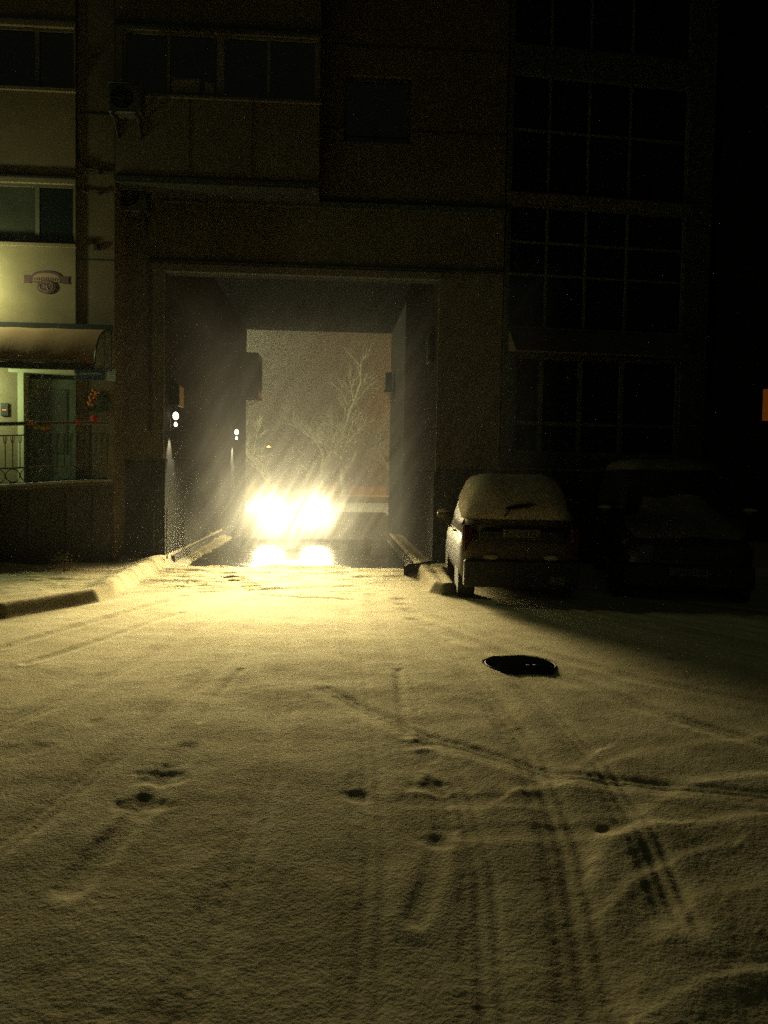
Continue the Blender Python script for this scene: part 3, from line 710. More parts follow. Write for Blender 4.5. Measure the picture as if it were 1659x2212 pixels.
spot('lamp_light', (XL+.20, a[1], a[2]-.12), (XL+.0, a[1], a[2]-.75), 380, 60, .5, .03, (1, .93, .72))
a = onY(-75, 622, YS)
t = thing('wall_lamp', 'shop wall lamp above the awning just outside the left edge', 'wall lamp', (a[0], YS, a[2])); lamp_head(t, 'shop_lamp_glass', 1.3)
point('shop_light', (a[0], YS-.55, a[2]+.05), 100, .08, (.90, 1, .50))
t = thing('ceiling_lamp', 'small lamp hung under the awning left of the shop door', 'lamp', (-6.35, YS-.45, 3.3))
MB().bev(-.3, .3, -.05, .05, 0, .05, .01).build('housing', 'metal_dark', t); MB().bev(-.28, .28, -.035, .035, -.03, -.001, .008).build('tube', 'shop_lamp_glass', t)
point('awning_light', (-6.35, YS-.45, 3.12), 70, .10, (.80, 1, .50))

# shrub at the foot of the terrace
p = onG(150, 1222, .25)
t = thing('shrub', 'small leafless snowy shrub at the foot of the terrace wall', 'shrub', (p[0], p[1]-.35, .2))
def twigs(me, p, d, L, r, depth):
    e = p + d*L; me.tube([p, p+d*L*.5+Vector([random.gauss(0, L*.05) for _ in range(3)]), e], [r, r*.8, r*.6], 4)
    if depth:
        for _ in range(random.choice((2, 3))):
            nd = (d + Vector((random.gauss(0, .55), random.gauss(0, .55), random.gauss(.12, .3)))).normalized(); twigs(me, e, nd, L*random.uniform(.55, .8), r*.6, depth-1)
me = MB()
for k in range(7): twigs(me, Vector((random.gauss(0, .06), random.gauss(0, .04), 0)), Vector((random.gauss(0, .5), random.gauss(0, .3), 1)).normalized(), .12, .008, 3)
me.build('stem', 'shrub_twig', t)
me = MB()
for k in range(60): q = (random.gauss(0, .12), random.gauss(0, .08), abs(random.gauss(.14, .1))); me.ell(q, (.018, .015, .010), 5, 4)
me.build('crown', 'snow_cover', t, smooth=True)

# ------------------------------------------------------------------ glazed building (right), turned a little
AR = math.radians(5)
gb = thing('glazed_building', 'dark building with glazed balconies right of the passage', 'building', (XG+.004, YF-.02, 0), AR)
O = np.array([XG+.004, YF-.02, 0.]); dv = np.array([math.cos(AR), math.sin(AR), 0.]); nv = np.array([-math.sin(AR), math.cos(AR), 0.])
def gl(px, py, off=0.0):
    d = ray(px, py); t_ = ((O-CC)@nv + off)/(d@nv); p = CC+d*t_-O; return float(p@dv), float(p[2])
XE = gl(1532, 600)[0]
zs1 = gl(1300, 292)[1]; zsl = (gl(1300, 432)[1]+gl(1300, 449)[1])/2; zt2 = gl(1300, 601)[1]; zc1, zc0 = gl(1300, 720)[1], gl(1300, 773)[1]
ztop = gl(1300, 172)[1]; gw1 = gl(1485, 400)[0]
slabs = [zsl-.09, zsl+.10]
me = MB(); wall(me, .03, XE, 0, ZT, .0, .4, [(.08, gw1, zc1+.02, zsl-.10), (.08, gw1, zsl+.10, ztop), (.08, gw1, ztop+.5, ZT-.8), (.25, gw1, 2.25, zc0)])
me.build('wall', 'panel_green', gb)
mx_ = [gl(p, 500)[0] for p in (1183, 1268, 1357)]
for (z0, z1, tr_) in ((zc1+.02, zsl-.10, [zt2, gl(1230, 527)[1]]), (zsl+.10, ztop, [zs1]), (ztop+.5, ZT-.8, [ztop+1.7])):
    window(gb, .08, gw1, z0, z1, 0, mull=mx_, trans=tr_, fm='frame_green', gm='glass_dark', recess=.03, fwid=.045)
    me = MB(); me.box(.10, gw1-.02, .075, .095, z0+.02, (tr_[0] if z0 < ztop else z0+1.2)); me.build('parapet_panel', 'panel_green', gb)
me = MB(); me.box(.03, gw1+.1, -.06, -.001, zsl-.085, zsl+.085); me.build('balcony_slab', 'plaster_main', gb)
mg = [gl(p, 850)[0] for p in (1170, 1255, 1345)]
window(gb, .25, gw1, 2.25, zc0, 0, mull=[(m_, .09) for m_ in mg], trans=[gl(1200, 915)[1]], fm='frame_green', gm='glass_dark', recess=.06, fwid=.07)
me = MB(); me.box(.03, XE, -.04, -.001, 0, 1.95); me.build('plinth', 'granite', gb)
me = MB(); me.box(-.02, gw1-1.0, -.10, -.041, 1.95, 1.99); me.build('ledge', 'lintel_stone', gb)
# sloped canopy over the ground floor
me = MB(); me.rings([[(.12, -.02, zc1), (.12, -.50, zc0), (.12, -.47, zc0-.02), (.12, -.02, zc0+.05)], [(gw1, -.02, zc1), (gw1, -.50, zc0), (gw1, -.47, zc0-.02), (gw1, -.02, zc0+.05)]])
me.build('canopy', 'awning_pale', gb)
# far dark block that closes the yard on the right, with a lit window
fb = thing('dark_building', 'unlit building closing the yard at the far right', 'building', (0, 0, 0))
me = MB(); a = onY(1649, 835, 21.0); bz = onY(1650, 912, 21.0)
wx = (a[0], a[0]+1.3, bz[2], a[2])
wall(me, 10.2, 32, 0, 16, 21.0, 21.4, [wx]+[(wx[0]+2.4*k, wx[0]+2.4*k+1.3, wx[2]+3.2*j, wx[3]+3.2*j) for k in range(-1, 6) for j in (0, 1, 2, 3) if (k, j) != (0, 0) and wx[0]+2.4*k > 10.3 and wx[3]+3.2*j < 15.9])
me.build('wall', 'dark_facade', fb)
for k in range(-1, 6):
    for j in range(4):
        if wx[0]+2.4*k > 10.3 and wx[3]+3.2*j < 15.9:
            window(fb, wx[0]+2.4*k, wx[0]+2.4*k+1.3, wx[2]+3.2*j, wx[3]+3.2*j, 21.0, mull=[wx[0]+2.4*k+.7], fm='metal_dark', gm='warm_glow' if (k, j) == (0, 0) else 'glass_dark')

# ------------------------------------------------------------------ cars
def sring(hw, a0, a1, n=5.0, m=28, plane='xz', c=0.0, dz=None):
    out = []
    mid_, hh = (a0+a1)/2, (a1-a0)/2
    for i in range(m):
        t_ = 2*PI*(i+.5)/m; cx, sx = math.cos(t_), math.sin(t_)
        x = hw*math.copysign(abs(cx)**(2/n), cx); q = mid_+hh*math.copysign(abs(sx)**(2/n), sx)
        out.append((x, c, q) if plane == 'xz' else (x, q, c))
    return out
def make_car(label, loc, rz, S, group=None):
    """S: body stations (y, half width, z bottom, z top), cabin rings (z, y0, y1, half width); front towards +y"""
    t = thing('parked_car' if not S.get('lit') else 'car', label, 'car', loc, rz, group)
    p = S['paint']
    me = MB(); me.rings([sring(hw, z0, z1, S.get('n', 4.5), 32, 'xz', y) for y, hw, z0, z1 in S['body']]); me.build('body', p, t, smooth=True)
    me = MB(); me.rings([sring(hw, y0, y1, 6, 40, 'xy', z) for z, y0, y1, hw in S['cabin']]); cab = me.build('cabin', p, t, smooth=True)
    C0, C1 = S['cabin'][0], S['cabin'][-2]
    def quad_panel(name, A, B, C_, D, off, m):
        n_ = (Vector(B)-Vector(A)).cross(Vector(D)-Vector(A)).normalized()*off
        me = MB(); lo = [Vector(q) for q in (A, B, C_, D)]; me.add([*lo, *[q+n_ for q in lo]], [(0,1,2,3),(4,5,6,7),(0,1,5,4),(1,2,6,5),(2,3,7,6),(3,0,4,7)]); return me.build(name, m, t)
    def L(k): return [C0[i]*(1-k)+C1[i]*k for i in range(4)]
    a, b_ = L(.06), L(.90)
    quad_panel('windshield', (-a[3]*.88, a[2], a[0]), (a[3]*.88, a[2], a[0]), (b_[3]*.86, b_[2], b_[0]), (-b_[3]*.86, b_[2], b_[0]), -.012, 'car_glass')
    a, b_ = L(S.get('rw', .12)), L(.88)
    rwin = quad_panel('rear_window', (-a[3]*.88, a[1], a[0]), (a[3]*.88, a[1], a[0]), (b_[3]*.84, b_[1], b_[0]), (-b_[3]*.84, b_[1], b_[0]), .014, 'car_glass')
    a, b_ = L(.10), L(.88)
    for sx in (-1, 1):
        for f0, f1 in ((.10, .46), (.50, .86)):
            def yy(c, f): return c[1]+(c[2]-c[1])*f
            quad_panel('side_window', (sx*a[3], yy(a, f0), a[0]), (sx*a[3], yy(a, f1), a[0]), (sx*b_[3], yy(b_, f1*.95), b_[0]), (sx*b_[3], yy(b_, f0*1.1), b_[0]), .012*sx, 'car_glass')
        hx = S['hw']
        for yh in S['handles']:
            me = MB(); me.tube([(sx*(hx-.01), yh-.09, S['zh']), (sx*(hx+.03), yh-.07, S['zh']), (sx*(hx+.03), yh+.07, S['zh']), (sx*(hx-.01), yh+.09, S['zh'])], .012, 8); me.build('handle', 'chrome', t, smooth=True)
        me = MB(); ym, zm = S['mirror']; me.ell((sx*(hx+.10), ym, zm), (.12, .06, .08), 12, 8); me.tube([(sx*(hx-.08), ym+.02, zm-.05), (sx*(hx+.05), ym+.01, zm-.03)], .022, 6); mr_ = me.build('mirror', p, t, smooth=True)
        me = MB(); me.ell((sx*(hx+.10), ym, zm+.055), (.115, .065, .035), 12, 6); me.build('snow_cap', 'snow_cover', mr_, smooth=True)
        for yw in S['axles']:
            R = S['R']; xw = sx*(hx-.13)
            me = MB(); rr_ = [(R*.62, -.11), (R*.93, -.12), (R, -.08), (R, .08), (R*.93, .12), (R*.62, .11)]
            me.rings([[(xw+dx, yw+r_*math.cos(q), R+r_*math.sin(q)) for q in np.linspace(0, 2*PI, 33)[:-1]] for r_, dx in rr_], cap=False); wh = me.build('wheel', 'tyre', t, smooth=True)
            me = MB(); xo = xw+sx*.085
            for q in range(7):
                q_ = q*2*PI/7; me.tube([(xo, yw, R), (xo, yw+R*.62*math.cos(q_), R+R*.62*math.sin(q_))], [.035, .022], 6)
            me.tube([(xo, yw+R*.62*math.cos(q), R+R*.62*math.sin(q)) for q in np.linspace(0, 2*PI, 25)], .018, 6, False); me.ell((xo, yw, R), (.03, .05, .05), 10, 6); me.build('rim', 'rim', wh)
            me = MB(); me.rings([[(sx*(hx-.22)+dx, yw+R*1.12*math.cos(q), R+R*1.12*math.sin(q)) for q in np.linspace(0, 2*PI, 33)[:-1]] for dx in (0, sx*.223)]); me.build('wheel_arch', 'car_plastic', t)
        fy, fz, fwd = S['head']
        me = MB(); me.ell((sx*S['hxl'], fy, fz), (fwd, .07, .085), 16, 10); me.build('headlight', 'headlight_on' if S.get('lit') else 'headlight_off', t, smooth=True)
        ty, tz0, tz1 = S['tail']
        me = MB(); me.bev(sx*(hx-.09)-.07, sx*(hx-.09)+.075, ty-.03, ty+.22, tz0, tz1, .03); me.build('tail_light', 'tail_lamp', t, smooth=False)
    for (nm, y0, y1, z0, z1, hw, m_) in S['trim']:
        me = MB(); me.bev(-hw, hw, y0, y1, z0, z1, .02); me.build(nm, m_, t)
    py, pz = S['plate']; sg = 1 if py > 0 else -1
    me = MB(); me.bev(-.26, .26, py-.006, py+.006, pz-.055, pz+.055, .004); pl = me.build('license_plate', 'plate', t)
    me = MB(); x = -.21
    while x < .2:
        w_ = random.choice((.02, .03, .035)); me.box(x, x+.010, py+sg*.007-.0012, py+sg*.007+.0012, pz-.03, pz+.03); me.box(x+.010, x+w_, py+sg*.007-.0012, py+sg*.007+.0012, pz+random.choice((-.03, .018, -.005)), pz+random.choice((.019, .03)) if False else pz+.03); x += w_+.028
    me.build('characters', 'plate_ink', pl)
    return t, cab, rwin
def lumpy(rs, amp, seed, f=3.0):
    out = []
    for k, q in enumerate(rs):
        P = np.array(q); n_ = gnoise(P[:, 0]*f+seed, P[:, 1]*f+P[:, 2]*f*.8, seed)
        c = P.mean(0); d = P-c; d /= np.maximum(1e-6, np.linalg.norm(d, axis=1))[:, None]
        out.append([tuple(v) for v in P + d*(amp*n_)[:, None]])
    return out
# 1 the hatchback whose back is turned to the viewer
pc_ = onG(1120, 1308, .03); HB = dict(paint='car_paint_brown', hw=.84, n=5,
    body=[(-1.98,.66,.38,.80),(-1.96,.76,.30,.92),(-1.86,.83,.26,1.00),(-1.5,.85,.24,1.03),(0,.85,.22,1.02),(1.0,.85,.24,1.00),(1.5,.83,.26,.93),(1.85,.76,.30,.82),(1.98,.62,.36,.70)],
    cabin=[(.95,-1.90,1.10,.82),(1.15,-1.86,.86,.79),(1.40,-1.74,.50,.72),(1.58,-1.60,.25,.64),(1.66,-1.50,.10,.58),(1.69,-1.3,-.1,.48)],
    handles=(-.75,.30), zh=.93, mirror=(.62,1.10), axles=(-1.22,1.25), R=.31, head=(1.80,.66,.16), hxl=.58, tail=(-1.93,.72,1.08), plate=(-2.005,.98),
    trim=[('rear_bumper',-2.06,-1.86,.26,.62,.80,'car_plastic'),('tailgate_trim',-1.985,-1.93,.86,1.02,.60,'car_plastic'),('front_bumper',1.80,2.02,.24,.50,.72,'car_plastic'),('number_sticker',-2.066,-2.0605,.33,.42,.0,'plate')][:3], rw=.30)
hb, cab, rwin = make_car('brown hatchback under snow, its back to the yard, wiped patch on rear window', (pc_[0]+2.06*math.sin(math.radians(4.5)), pc_[1]+2.06, 0.0), math.radians(-4.5), HB, 'cars parked along the building')
a = MB(); rs = [sring(hw, y0, y1, 5, 60, 'xy', z) for z, y0, y1, hw in ((1.16,-1.905,-1.2,.79),(1.30,-1.855,.30,.765),(1.42,-1.80,.40,.735),(1.55,-1.70,.25,.68),(1.66,-1.60,.12,.63),(1.73,-1.50,.0,.56),(1.77,-1.30,-.2,.44))]
a.rings(lumpy(rs, .05, 5)); a.build('snow_cover', 'snow_cover', hb, smooth=True)
a = MB(); a.ell((-.0, -1.90, 1.305), (.0, .0, .0)) if False else None
a = MB(); a.rings([[( -.02+.20*math.cos(q), -1.865+.07*math.sin(q)*.3-.02*0+k, 1.335+.10*.28*math.sin(q)+.12*.28*math.cos(q)) for q in np.linspace(0, 2*PI, 25)[:-1]] for k in (-.035, .02)]); a.build('wiper_patch', 'car_glass', hb)
a = MB(); a.tube([(-.24, -1.93, 1.20), (-.16, -1.915, 1.30), (.2, -1.90, 1.37)], .012, 6); a.build('wiper', 'car_plastic', hb)
for sx in (-1, 1):
    a = MB(); a.ell((sx*.42, -2.0, .66), (.11, .03, .04), 12, 8); a.build('reflector', 'snow_cover', hb, smooth=True)
MB().bev(.40, .60, -2.068, -2.061, .31, .42, .003).build('sticker', 'plate', hb)
hb.scale = (1.0, 1.0, 1.05); hb.location.x += .035
# 2 the people carrier with its nose towards the viewer
pc_ = onG(1512, 1312, .03)
SV = dict(paint='car_paint_dark', hw=.96, n=4.5,
    body=[(-2.25,.84,.35,1.10),(-2.1,.94,.30,1.22),(-1.2,.97,.28,1.25),(0,.98,.26,1.25),(1.0,.98,.28,1.24),(1.6,.97,.30,1.20),(2.0,.93,.32,1.12),(2.2,.84,.38,.98),(2.26,.66,.45,.86)],
    cabin=[(1.20,-2.15,1.68,.93),(1.45,-2.12,1.42,.90),(1.80,-2.05,1.05,.83),(1.97,-1.95,.80,.77),(2.05,-1.8,.60,.70),(2.09,-1.6,.3,.58)],
    handles=(-.85,.45), zh=1.10, mirror=(1.25,1.32), axles=(-1.40,1.45), R=.35, head=(2.08,.90,.20), hxl=.70, tail=(-2.22,.9,1.5), plate=(2.315,.52),
    trim=[('front_bumper',2.0,2.31,.30,.62,.88,'car_plastic'),('grille',2.19,2.285,.68,.90,.50,'car_plastic'),('rear_bumper',-2.34,-2.1,.3,.6,.9,'car_plastic')])
pc_ = pc_ + np.array([.36, 0, 0])
sv, cab, _ = make_car('large dark snow-covered people carrier parked nose out beside the brown hatchback', (pc_[0], pc_[1]+2.28, 0.0), PI+math.radians(-13), SV, 'cars parked along the building')
a = MB(); a.rings(lumpy([sring(hw, y0, y1, 5, 60, 'xy', z) for z, y0, y1, hw in ((1.97,-2.0,.84,.79),(2.06,-1.95,.76,.77),(2.13,-1.8,.6,.68),(2.16,-1.5,.3,.5))], .05, 8)); a.build('snow_cover', 'snow_shaded', sv, smooth=True)
a = MB(); rs = []
for y, zz, w_ in ((1.30,1.58,.66),(1.5,1.40,.76),(1.75,1.28,.84),(1.95,1.22,.84),(2.12,1.12,.76),(2.20,1.0,.66)):
    rs.append([(x, y, zz-.10*abs(x/w_)**3+.02*math.sin(x*9+y*7)) for x in np.linspace(-w_, w_, 24)])
a.rings(rs, cap=False, closed=False); a.build('hood_snow', 'snow_shaded', sv, smooth=True)
# 3 the lit saloon in the passage
hl = (onY(585, 1108, 22)+onY(685, 1106, 22))/2
SD = dict(paint='car_paint', hw=.86, n=4.5, lit=True,
    body=[(-2.2,.66,.42,.86),(-2.1,.78,.34,.96),(-1.6,.85,.28,1.0),(-.5,.86,.24,.98),(.8,.86,.24,.95),(1.4,.84,.26,.90),(1.9,.80,.28,.82),(2.12,.70,.32,.72),(2.18,.56,.38,.62)],
    cabin=[(.90,-1.75,1.15,.80),(1.10,-1.45,.80,.74),(1.30,-1.10,.40,.66),(1.41,-.85,.15,.58),(1.44,-.6,-.05,.46)],
    handles=(-.65,.35), zh=.84, mirror=(.72,1.0), axles=(-1.35,1.35), R=.31, head=(2.06,.70,.17), hxl=.64, tail=(-2.12,.68,.92), plate=(2.205,.45),
    trim=[('front_bumper',2.0,2.20,.22,.50,.74,'car_plastic'),('grille',2.14,2.185,.54,.66,.36,'car_plastic'),('rear_bumper',-2.24,-2.0,.26,.52,.74,'car_plastic')])
sd, cab, _ = make_car('dark saloon driving out of the passage with blazing headlights', (hl[0], 22+2.1, .02), PI, SD)

# headlight lamps
def headlight(x):
    l = bpy.data.lights.new('headlight_lamp', 'SPOT'); l.energy = 3600; l.spot_size = math.radians(150); l.spot_blend = .9; l.shadow_soft_size = .40; l.color = (1, .84, .43)
    l.use_nodes = True; nt = l.node_tree; em = nt.nodes['Emission']
    g = nt.nodes.new('ShaderNodeNewGeometry')      # beam pattern of the lamp, in its own axes
    tcn = nt.nodes.new('ShaderNodeTexCoord')
    sp = nt.nodes.new('ShaderNodeSeparateXYZ'); nt.links.new(tcn.outputs['Normal'], sp.inputs[0])
    def mth(op, a, b_=None, clamp=False):
        m = nt.nodes.new('ShaderNodeMath'); m.operation = op; m.use_clamp = clamp
        for i, v in enumerate((a, b_)):
            if v is None: continue
            if isinstance(v, (int, float)): m.inputs[i].default_value = v
            else: nt.links.new(v, m.inputs[i])
        return m.outputs[0]
    w = mth('ABSOLUTE', sp.outputs['Z']); ex_ = mth('DIVIDE', sp.outputs['X'], w); ey_ = mth('DIVIDE', sp.outputs['Y'], w)
    # core = exp(-(x/.30)^2 - (y/.16)^2); wide = exp(-(x/.9)^2-(y/.5)^2)
    def gauss(sx, sy, oy):
        a_ = mth('POWER', mth('ABSOLUTE', mth('DIVIDE', ex_, sx)), 2.0); b2 = mth('POWER', mth('ABSOLUTE', mth('DIVIDE', mth('ADD', ey_, oy), sy)), 2.0)
        return mth('EXPONENT', mth('MULTIPLY', mth('ADD', a_, b2), -1.0))
    cut = mth('DIVIDE', 1.0, mth('ADD', 1.0, mth('EXPONENT', mth('MULTIPLY', mth('SUBTRACT', ey_, .125), 50.0))))
    s = mth('ADD', mth('MULTIPLY', mth('ADD', mth('MULTIPLY', gauss(.26, .055, .015), 1.0), mth('MULTIPLY', gauss(.30, .16, .02), .22)), mth('ADD', mth('MULTIPLY', cut, .975), .022)), .0004)
    nt.links.new(s, em.inputs['Strength'])
    o = bpy.data.objects.new('headlight_lamp', l); COL.objects.link(o); o.location = (x, 22-.46, .84)
    o.rotation_euler = (math.radians(90-4.8), 0, PI+math.radians(-2)); return o
HLX = [hl[0]-.64, hl[0]+.64]
for x in HLX: headlight(x)
# unseen fill spot added in the passage mouth to light the yard softly
def add_yard_fill():
    o = headlight(hl[0]); l = o.data; l.name = o.name = 'yard_fill_light'; l.energy = 36000; l.shadow_soft_size = 1.35
    o.location = (hl[0]+.2, 18.3, 1.75); o.rotation_euler = (math.radians(90-14.5), 0, PI+math.radians(-2))
    nt = l.node_tree
    for m in nt.nodes:
        if m.type == 'MATH' and m.operation == 'DIVIDE':
            v = m.inputs[1].default_value
            if not m.inputs[1].is_linked and not m.inputs[0].is_linked: pass
            if not m.inputs[1].is_linked:
                if abs(v-.26) < 1e-4: m.inputs[1].default_value = .36
                if abs(v-.055) < 1e-4: m.inputs[1].default_value = .080
        if m.type == 'MATH' and m.operation == 'MULTIPLY' and not m.inputs[1].is_linked and abs(m.inputs[1].default_value-.22) < 1e-4: m.inputs[1].default_value = .07
    return o
add_yard_fill()

# ------------------------------------------------------------------ behind the passage
t = thing('guard_rail', 'dark guard rail along the street seen through the passage', 'guard rail')
me = MB(); me.box(-60, 60, 59.9, 60.0, 1.15, 1.30); me.build('beam', 'guard_rail', t)
me = MB(); me.box(-60, 60, 60.15, 60.3, .32, .95); me.build('sodium_lit_strip', 'sodium_lit_strip', t)
for k in range(-15, 16): MB().box(k*3.9-.05, k*3.9+.05, 60.001, 60.10, .3, 1.25).build('post', 'guard_rail', t)
def bare_tree(label, loc, H, lean, seed, m_='bark_snowy', spread=.55, grp='bare trees beyond the passage'):
    random.seed(seed); t = thing('bare_tree', label, 'tree', loc, random.uniform(0, 6), grp)
    tr_, cr = MB(), MB()
    def br(me, p, d, L, r, dep):
        pts = [p]; q = p; dd = d.copy()
        for _ in range(4):
            dd = (dd + Vector((random.gauss(0, .10), random.gauss(0, .10), random.gauss(.03, .05)))).normalized(); q = q+dd*L/4; pts.append(q)
        me.tube(pts, [r*(1-.11*i) for i in range(5)], 6 if dep > 2 else 4)
        if dep:
            for i in range(random.choice((3, 4)) if dep > 1 else 4):
                k_ = random.uniform(.35, 1) if i else 1; pp = pts[min(4, int(k_*4))]
                nd = (dd + Vector((random.gauss(0, spread), random.gauss(0, spread), random.gauss(.05, .3)))).normalized()
                br(cr, pp, nd, L*random.uniform(.55, .78), r*.56, dep-1)
    br(tr_, Vector((0, 0, -.2)), Vector((*lean, 1)).normalized(), H*.34, H*.024, 5)
    tr_.build('trunk', m_, t, smooth=True); cr.build('crown', m_, t)
    return t
for i, (px, Y, H, ln, m_, lb) in enumerate(((742, 44, 9.5, (-.12, 0), 'bark_snowy', 'pale snowy bare tree with spreading limbs above the headlights'), (700, 50, 8.5, (.1, 0), 'bark_snowy', 'snowy bare tree just left of the spreading pale tree'),
                                   (600, 47, 8, (.15, 0), 'bark_snowy', 'bare tree over the left headlight beyond the street'), (640, 72, 9, (0, .1), 'bark', 'darker bare tree far behind the left headlight'),
                                   (796, 66, 7, (0, 0), 'bark', 'dark slim trunk before the orange haze, left of a pair'), (824, 70, 7.5, (.05, 0), 'bark', 'dark slim trunk before the orange haze, right of a pair'),
                                   (560, 60, 8, (0, 0), 'bark', 'bare tree half hidden by the left passage wall'), (850, 52, 9, (-.2, 0), 'bark_snowy', 'bare tree reaching in from behind the right passage wall'))):
    p = onY(px, 1020, Y); bare_tree(lb, (p[0], Y, .3), H, ln, 40+i, m_)
random.seed(99)
def street_lamp(label, loc, h, m_):
    t = thing('street_lamp', label, 'street lamp', loc, 0, 'street lamps beyond the passage')
    me = MB(); me.tube([(0, 0, 0), (0, 0, h*.9), (-.3, 0, h), (-1.0, 0, h+.1)], [.09, .06, .05, .04], 8); me.build('pole', 'metal_dark', t)
    me = MB(); me.bev(-1.5, -.95, -.1, .1, h+.04, h+.16, .03); hd = me.build('head', 'metal_dark', t); MB().bev(-1.45, -1.05, -.08, .08, h+.01, h+.038, .01).build('lens', m_, hd)
mat('sodium_lens', (1, .5, .1), emit=(1, .45, .08), estr=30); mat('cool_lens', (.8, 1, .8), emit=(.8, 1, .75), estr=30)
street_lamp('orange street lamp beyond the passage, behind its right wall', (9, 64, .3), 7, 'sodium_lens'); point('street_light', (7.8, 62.5, 6.8), 1500, .15, (1, .42, .06))
street_lamp('whitish street lamp beyond the passage, behind its left wall', (-8.0, 36, .3), 7, 'cool_lens'); point('street_light', (-9.2, 35, 7.0), 4200, .15, (1, .92, .50))
p = onY(580, 965, 85); t = thing('distant_lamp', 'tiny orange lamp glowing far behind the trees', 'lamp', (p[0], 85, p[2]))
MB().ell((0, 0, 0), (.16, .1, .09), 10, 6).build('globe', 'sodium_lens', t, smooth=True); MB().tube([(0, .1, -.05), (0, .1, -p[2]+.3)], .05, 6).build('pole', 'metal_dark', t)

# ------------------------------------------------------------------ falling snow
def flakes(name, N, box_, size, wisp, seed):
    r_ = np.random.default_rng(seed); (x0, x1), (y0, y1), (z0, z1) = box_
    P = np.stack([r_.uniform(x0, x1, N), r_.uniform(y0, y1, N), z0+(z1-z0)*r_.random(N)**1.1], 1)
    # the gust bends: flakes come down steeply on the right, slanting on the left
    sl = -.75 + .18*(P[:, 0]-x0)/(x1-x0)*3 + .25*gnoise(P[:, 0]*.7, P[:, 2]*.7, 5)
    D = np.stack([sl, r_.normal(0, .15, N), -np.ones(N)], 1); D /= np.linalg.norm(D, axis=1)[:, None]
    pts = []
    for k in range(wisp):
        s_ = (k/wisp + r_.normal(0, .04, N))*.34
        pts.append(P + D*s_[:, None] + r_.normal(0, .004, (N, 3)))
    Q = np.concatenate(pts); n_ = len(Q); sz = size*r_.uniform(.5, 1.2, n_)
    off = np.array([[1,0,0],[0,1,0],[-1,0,0],[0,-1,0],[0,0,1],[0,0,-1]], float)
    V = (Q[:, None, :] + off[None]*sz[:, None, None]*r_.uniform(.6, 1.2, (n_, 6, 1))).reshape(-1, 3)
    T = np.array([[0,1,4],[1,2,4],[2,3,4],[3,0,4],[1,0,5],[2,1,5],[3,2,5],[0,3,5]])
    Fc = (T[None]+6*np.arange(n_)[:, None, None]).reshape(-1, 3)
    me = bpy.data.meshes.new(name); me.vertices.add(len(V)); me.vertices.foreach_set('co', V.ravel())
    me.loops.add(Fc.size); me.loops.foreach_set('vertex_index', Fc.ravel().astype(np.int32))
    me.polygons.add(len(Fc)); me.polygons.foreach_set('loop_start', np.arange(0, Fc.size, 3, dtype=np.int32)); me.polygons.foreach_set('loop_total', np.full(len(Fc), 3, np.int32))
    me.update(calc_edges=True); me.materials.append(MATS['flake'])
    o = bpy.data.objects.new(name, me); COL.objects.link(o); o['kind'] = 'stuff'
flakes('falling_snow', 15000, ((-5.6, 3.2), (12.5, 19.6), (.1, 4.4)), .0034, 10, 3)

# haze of fine snow in the air
hz = MB().box(-60, 60, -8, 28.3, -3, 30).build('snow_haze', 'flake', kind='stuff')
vm = bpy.data.materials.new('haze'); vm.use_nodes = True; nt = vm.node_tree; nt.nodes.clear()
vo = nt.nodes.new('ShaderNodeOutputMaterial'); vs = nt.nodes.new('ShaderNodeVolumeScatter'); vs.inputs['Color'].default_value = (.95, .95, .85, 1); vs.inputs['Density'].default_value = .0005; vs.inputs['Anisotropy'].default_value = .87
nt.links.new(vs.outputs[0], vo.inputs['Volume']); hz.data.materials.clear(); hz.data.materials.append(vm)
fg = MB().box(-80, 80, 28.31, 130, -3, 40).build('street_fog', 'flake', kind='stuff')
v2 = vm.copy(); v2.name = 'fog'; v2.node_tree.nodes['Volume Scatter'].inputs['Density'].default_value = .0135; v2.node_tree.nodes['Volume Scatter'].inputs['Anisotropy'].default_value = .3
fg.data.materials.clear(); fg.data.materials.append(v2)

# self-emitting volume added as headlight glare, fading around the lamps and floor ahead
lh = MB().box(-5.2, 3.6, 12.6, 21.93, .04, 5.3).build('headlight_glare_volume', 'flake', kind='stuff')
vm = bpy.data.materials.new('glare_emission'); vm.use_nodes = True; nt = vm.node_tree; nt.nodes.clear()
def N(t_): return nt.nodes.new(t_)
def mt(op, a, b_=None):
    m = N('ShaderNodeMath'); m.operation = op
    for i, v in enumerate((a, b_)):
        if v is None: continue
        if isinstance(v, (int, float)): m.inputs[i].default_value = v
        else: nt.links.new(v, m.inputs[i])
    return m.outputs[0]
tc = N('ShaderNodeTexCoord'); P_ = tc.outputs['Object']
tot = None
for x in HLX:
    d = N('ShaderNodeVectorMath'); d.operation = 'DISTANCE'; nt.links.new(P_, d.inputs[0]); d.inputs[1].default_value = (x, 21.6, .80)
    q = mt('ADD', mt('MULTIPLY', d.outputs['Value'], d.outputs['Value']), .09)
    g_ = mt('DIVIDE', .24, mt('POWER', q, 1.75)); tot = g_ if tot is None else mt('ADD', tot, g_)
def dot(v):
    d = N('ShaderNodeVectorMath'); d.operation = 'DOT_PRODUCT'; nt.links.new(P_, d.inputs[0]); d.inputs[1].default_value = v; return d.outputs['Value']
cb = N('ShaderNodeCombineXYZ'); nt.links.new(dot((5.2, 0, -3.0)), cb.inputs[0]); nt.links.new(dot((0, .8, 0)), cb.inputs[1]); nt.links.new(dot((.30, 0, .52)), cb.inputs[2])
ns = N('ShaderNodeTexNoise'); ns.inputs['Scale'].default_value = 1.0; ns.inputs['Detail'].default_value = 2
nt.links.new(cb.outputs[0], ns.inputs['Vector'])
md = mt('POWER', mt('MULTIPLY', ns.outputs['Fac'], 2.0), 1.5)
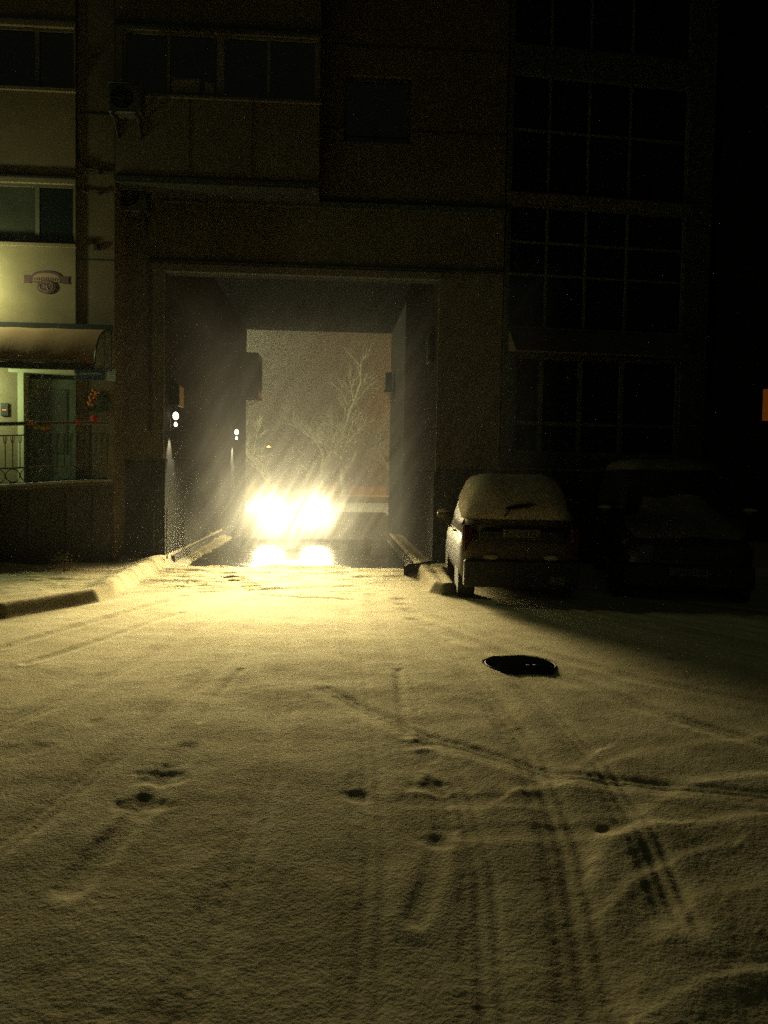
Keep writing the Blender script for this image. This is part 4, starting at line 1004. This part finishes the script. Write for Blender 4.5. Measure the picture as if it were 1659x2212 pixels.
for c_, A_, e_, p_ in (((hl[0], 18.6, .35), .26, .55, 1.6), ((hl[0]-.5, 17.6, 1.0), .085, 1.3, 1.4)):
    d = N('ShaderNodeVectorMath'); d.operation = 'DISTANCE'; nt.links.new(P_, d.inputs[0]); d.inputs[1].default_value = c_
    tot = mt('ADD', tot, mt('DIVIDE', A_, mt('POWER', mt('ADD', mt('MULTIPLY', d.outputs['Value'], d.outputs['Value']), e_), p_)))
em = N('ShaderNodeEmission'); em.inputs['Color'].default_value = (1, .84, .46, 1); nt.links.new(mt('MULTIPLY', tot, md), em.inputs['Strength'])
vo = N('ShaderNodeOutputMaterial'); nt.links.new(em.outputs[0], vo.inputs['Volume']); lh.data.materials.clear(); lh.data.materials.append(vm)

# ------------------------------------------------------------------ night sky and faint moonless ambience
w = bpy.data.worlds.new('World'); scene.world = w; w.use_nodes = True; nt = w.node_tree; bg = nt.nodes['Background']
sk = nt.nodes.new('ShaderNodeTexSky'); sk.sky_type = 'NISHITA'; sk.sun_disc = False; sk.sun_elevation = math.radians(25); sk.sun_rotation = math.radians(200)
mx = nt.nodes.new('ShaderNodeMixRGB'); mx.blend_type = 'MULTIPLY'; mx.inputs['Fac'].default_value = 1; mx.inputs['Color2'].default_value = (.34, .66, .34, 1)
nt.links.new(sk.outputs['Color'], mx.inputs['Color1']); nt.links.new(mx.outputs['Color'], bg.inputs['Color']); bg.inputs['Strength'].default_value = .0010
sl = bpy.data.lights.new('sun', 'SUN'); sl.energy = .020; sl.angle = math.radians(40); sl.color = (.95, .90, .58)
so = bpy.data.objects.new('sun', sl); COL.objects.link(so); so.rotation_euler = (math.radians(72), 0, math.radians(-12))

scene.render.engine = 'CYCLES'
cy = scene.cycles
cy.use_denoising = False; cy.denoiser = 'OPENIMAGEDENOISE'; cy.max_bounces = 5; cy.volume_bounces = 1; cy.diffuse_bounces = 3; cy.glossy_bounces = 3; cy.sample_clamp_indirect = .25; cy.sample_clamp_direct = 14; cy.caustics_reflective = False; cy.caustics_refractive = False; cy.use_adaptive_sampling = False; cy.volume_step_rate = .5
scene.view_settings.view_transform = 'Standard'; scene.view_settings.look = 'None'; scene.view_settings.exposure = 0
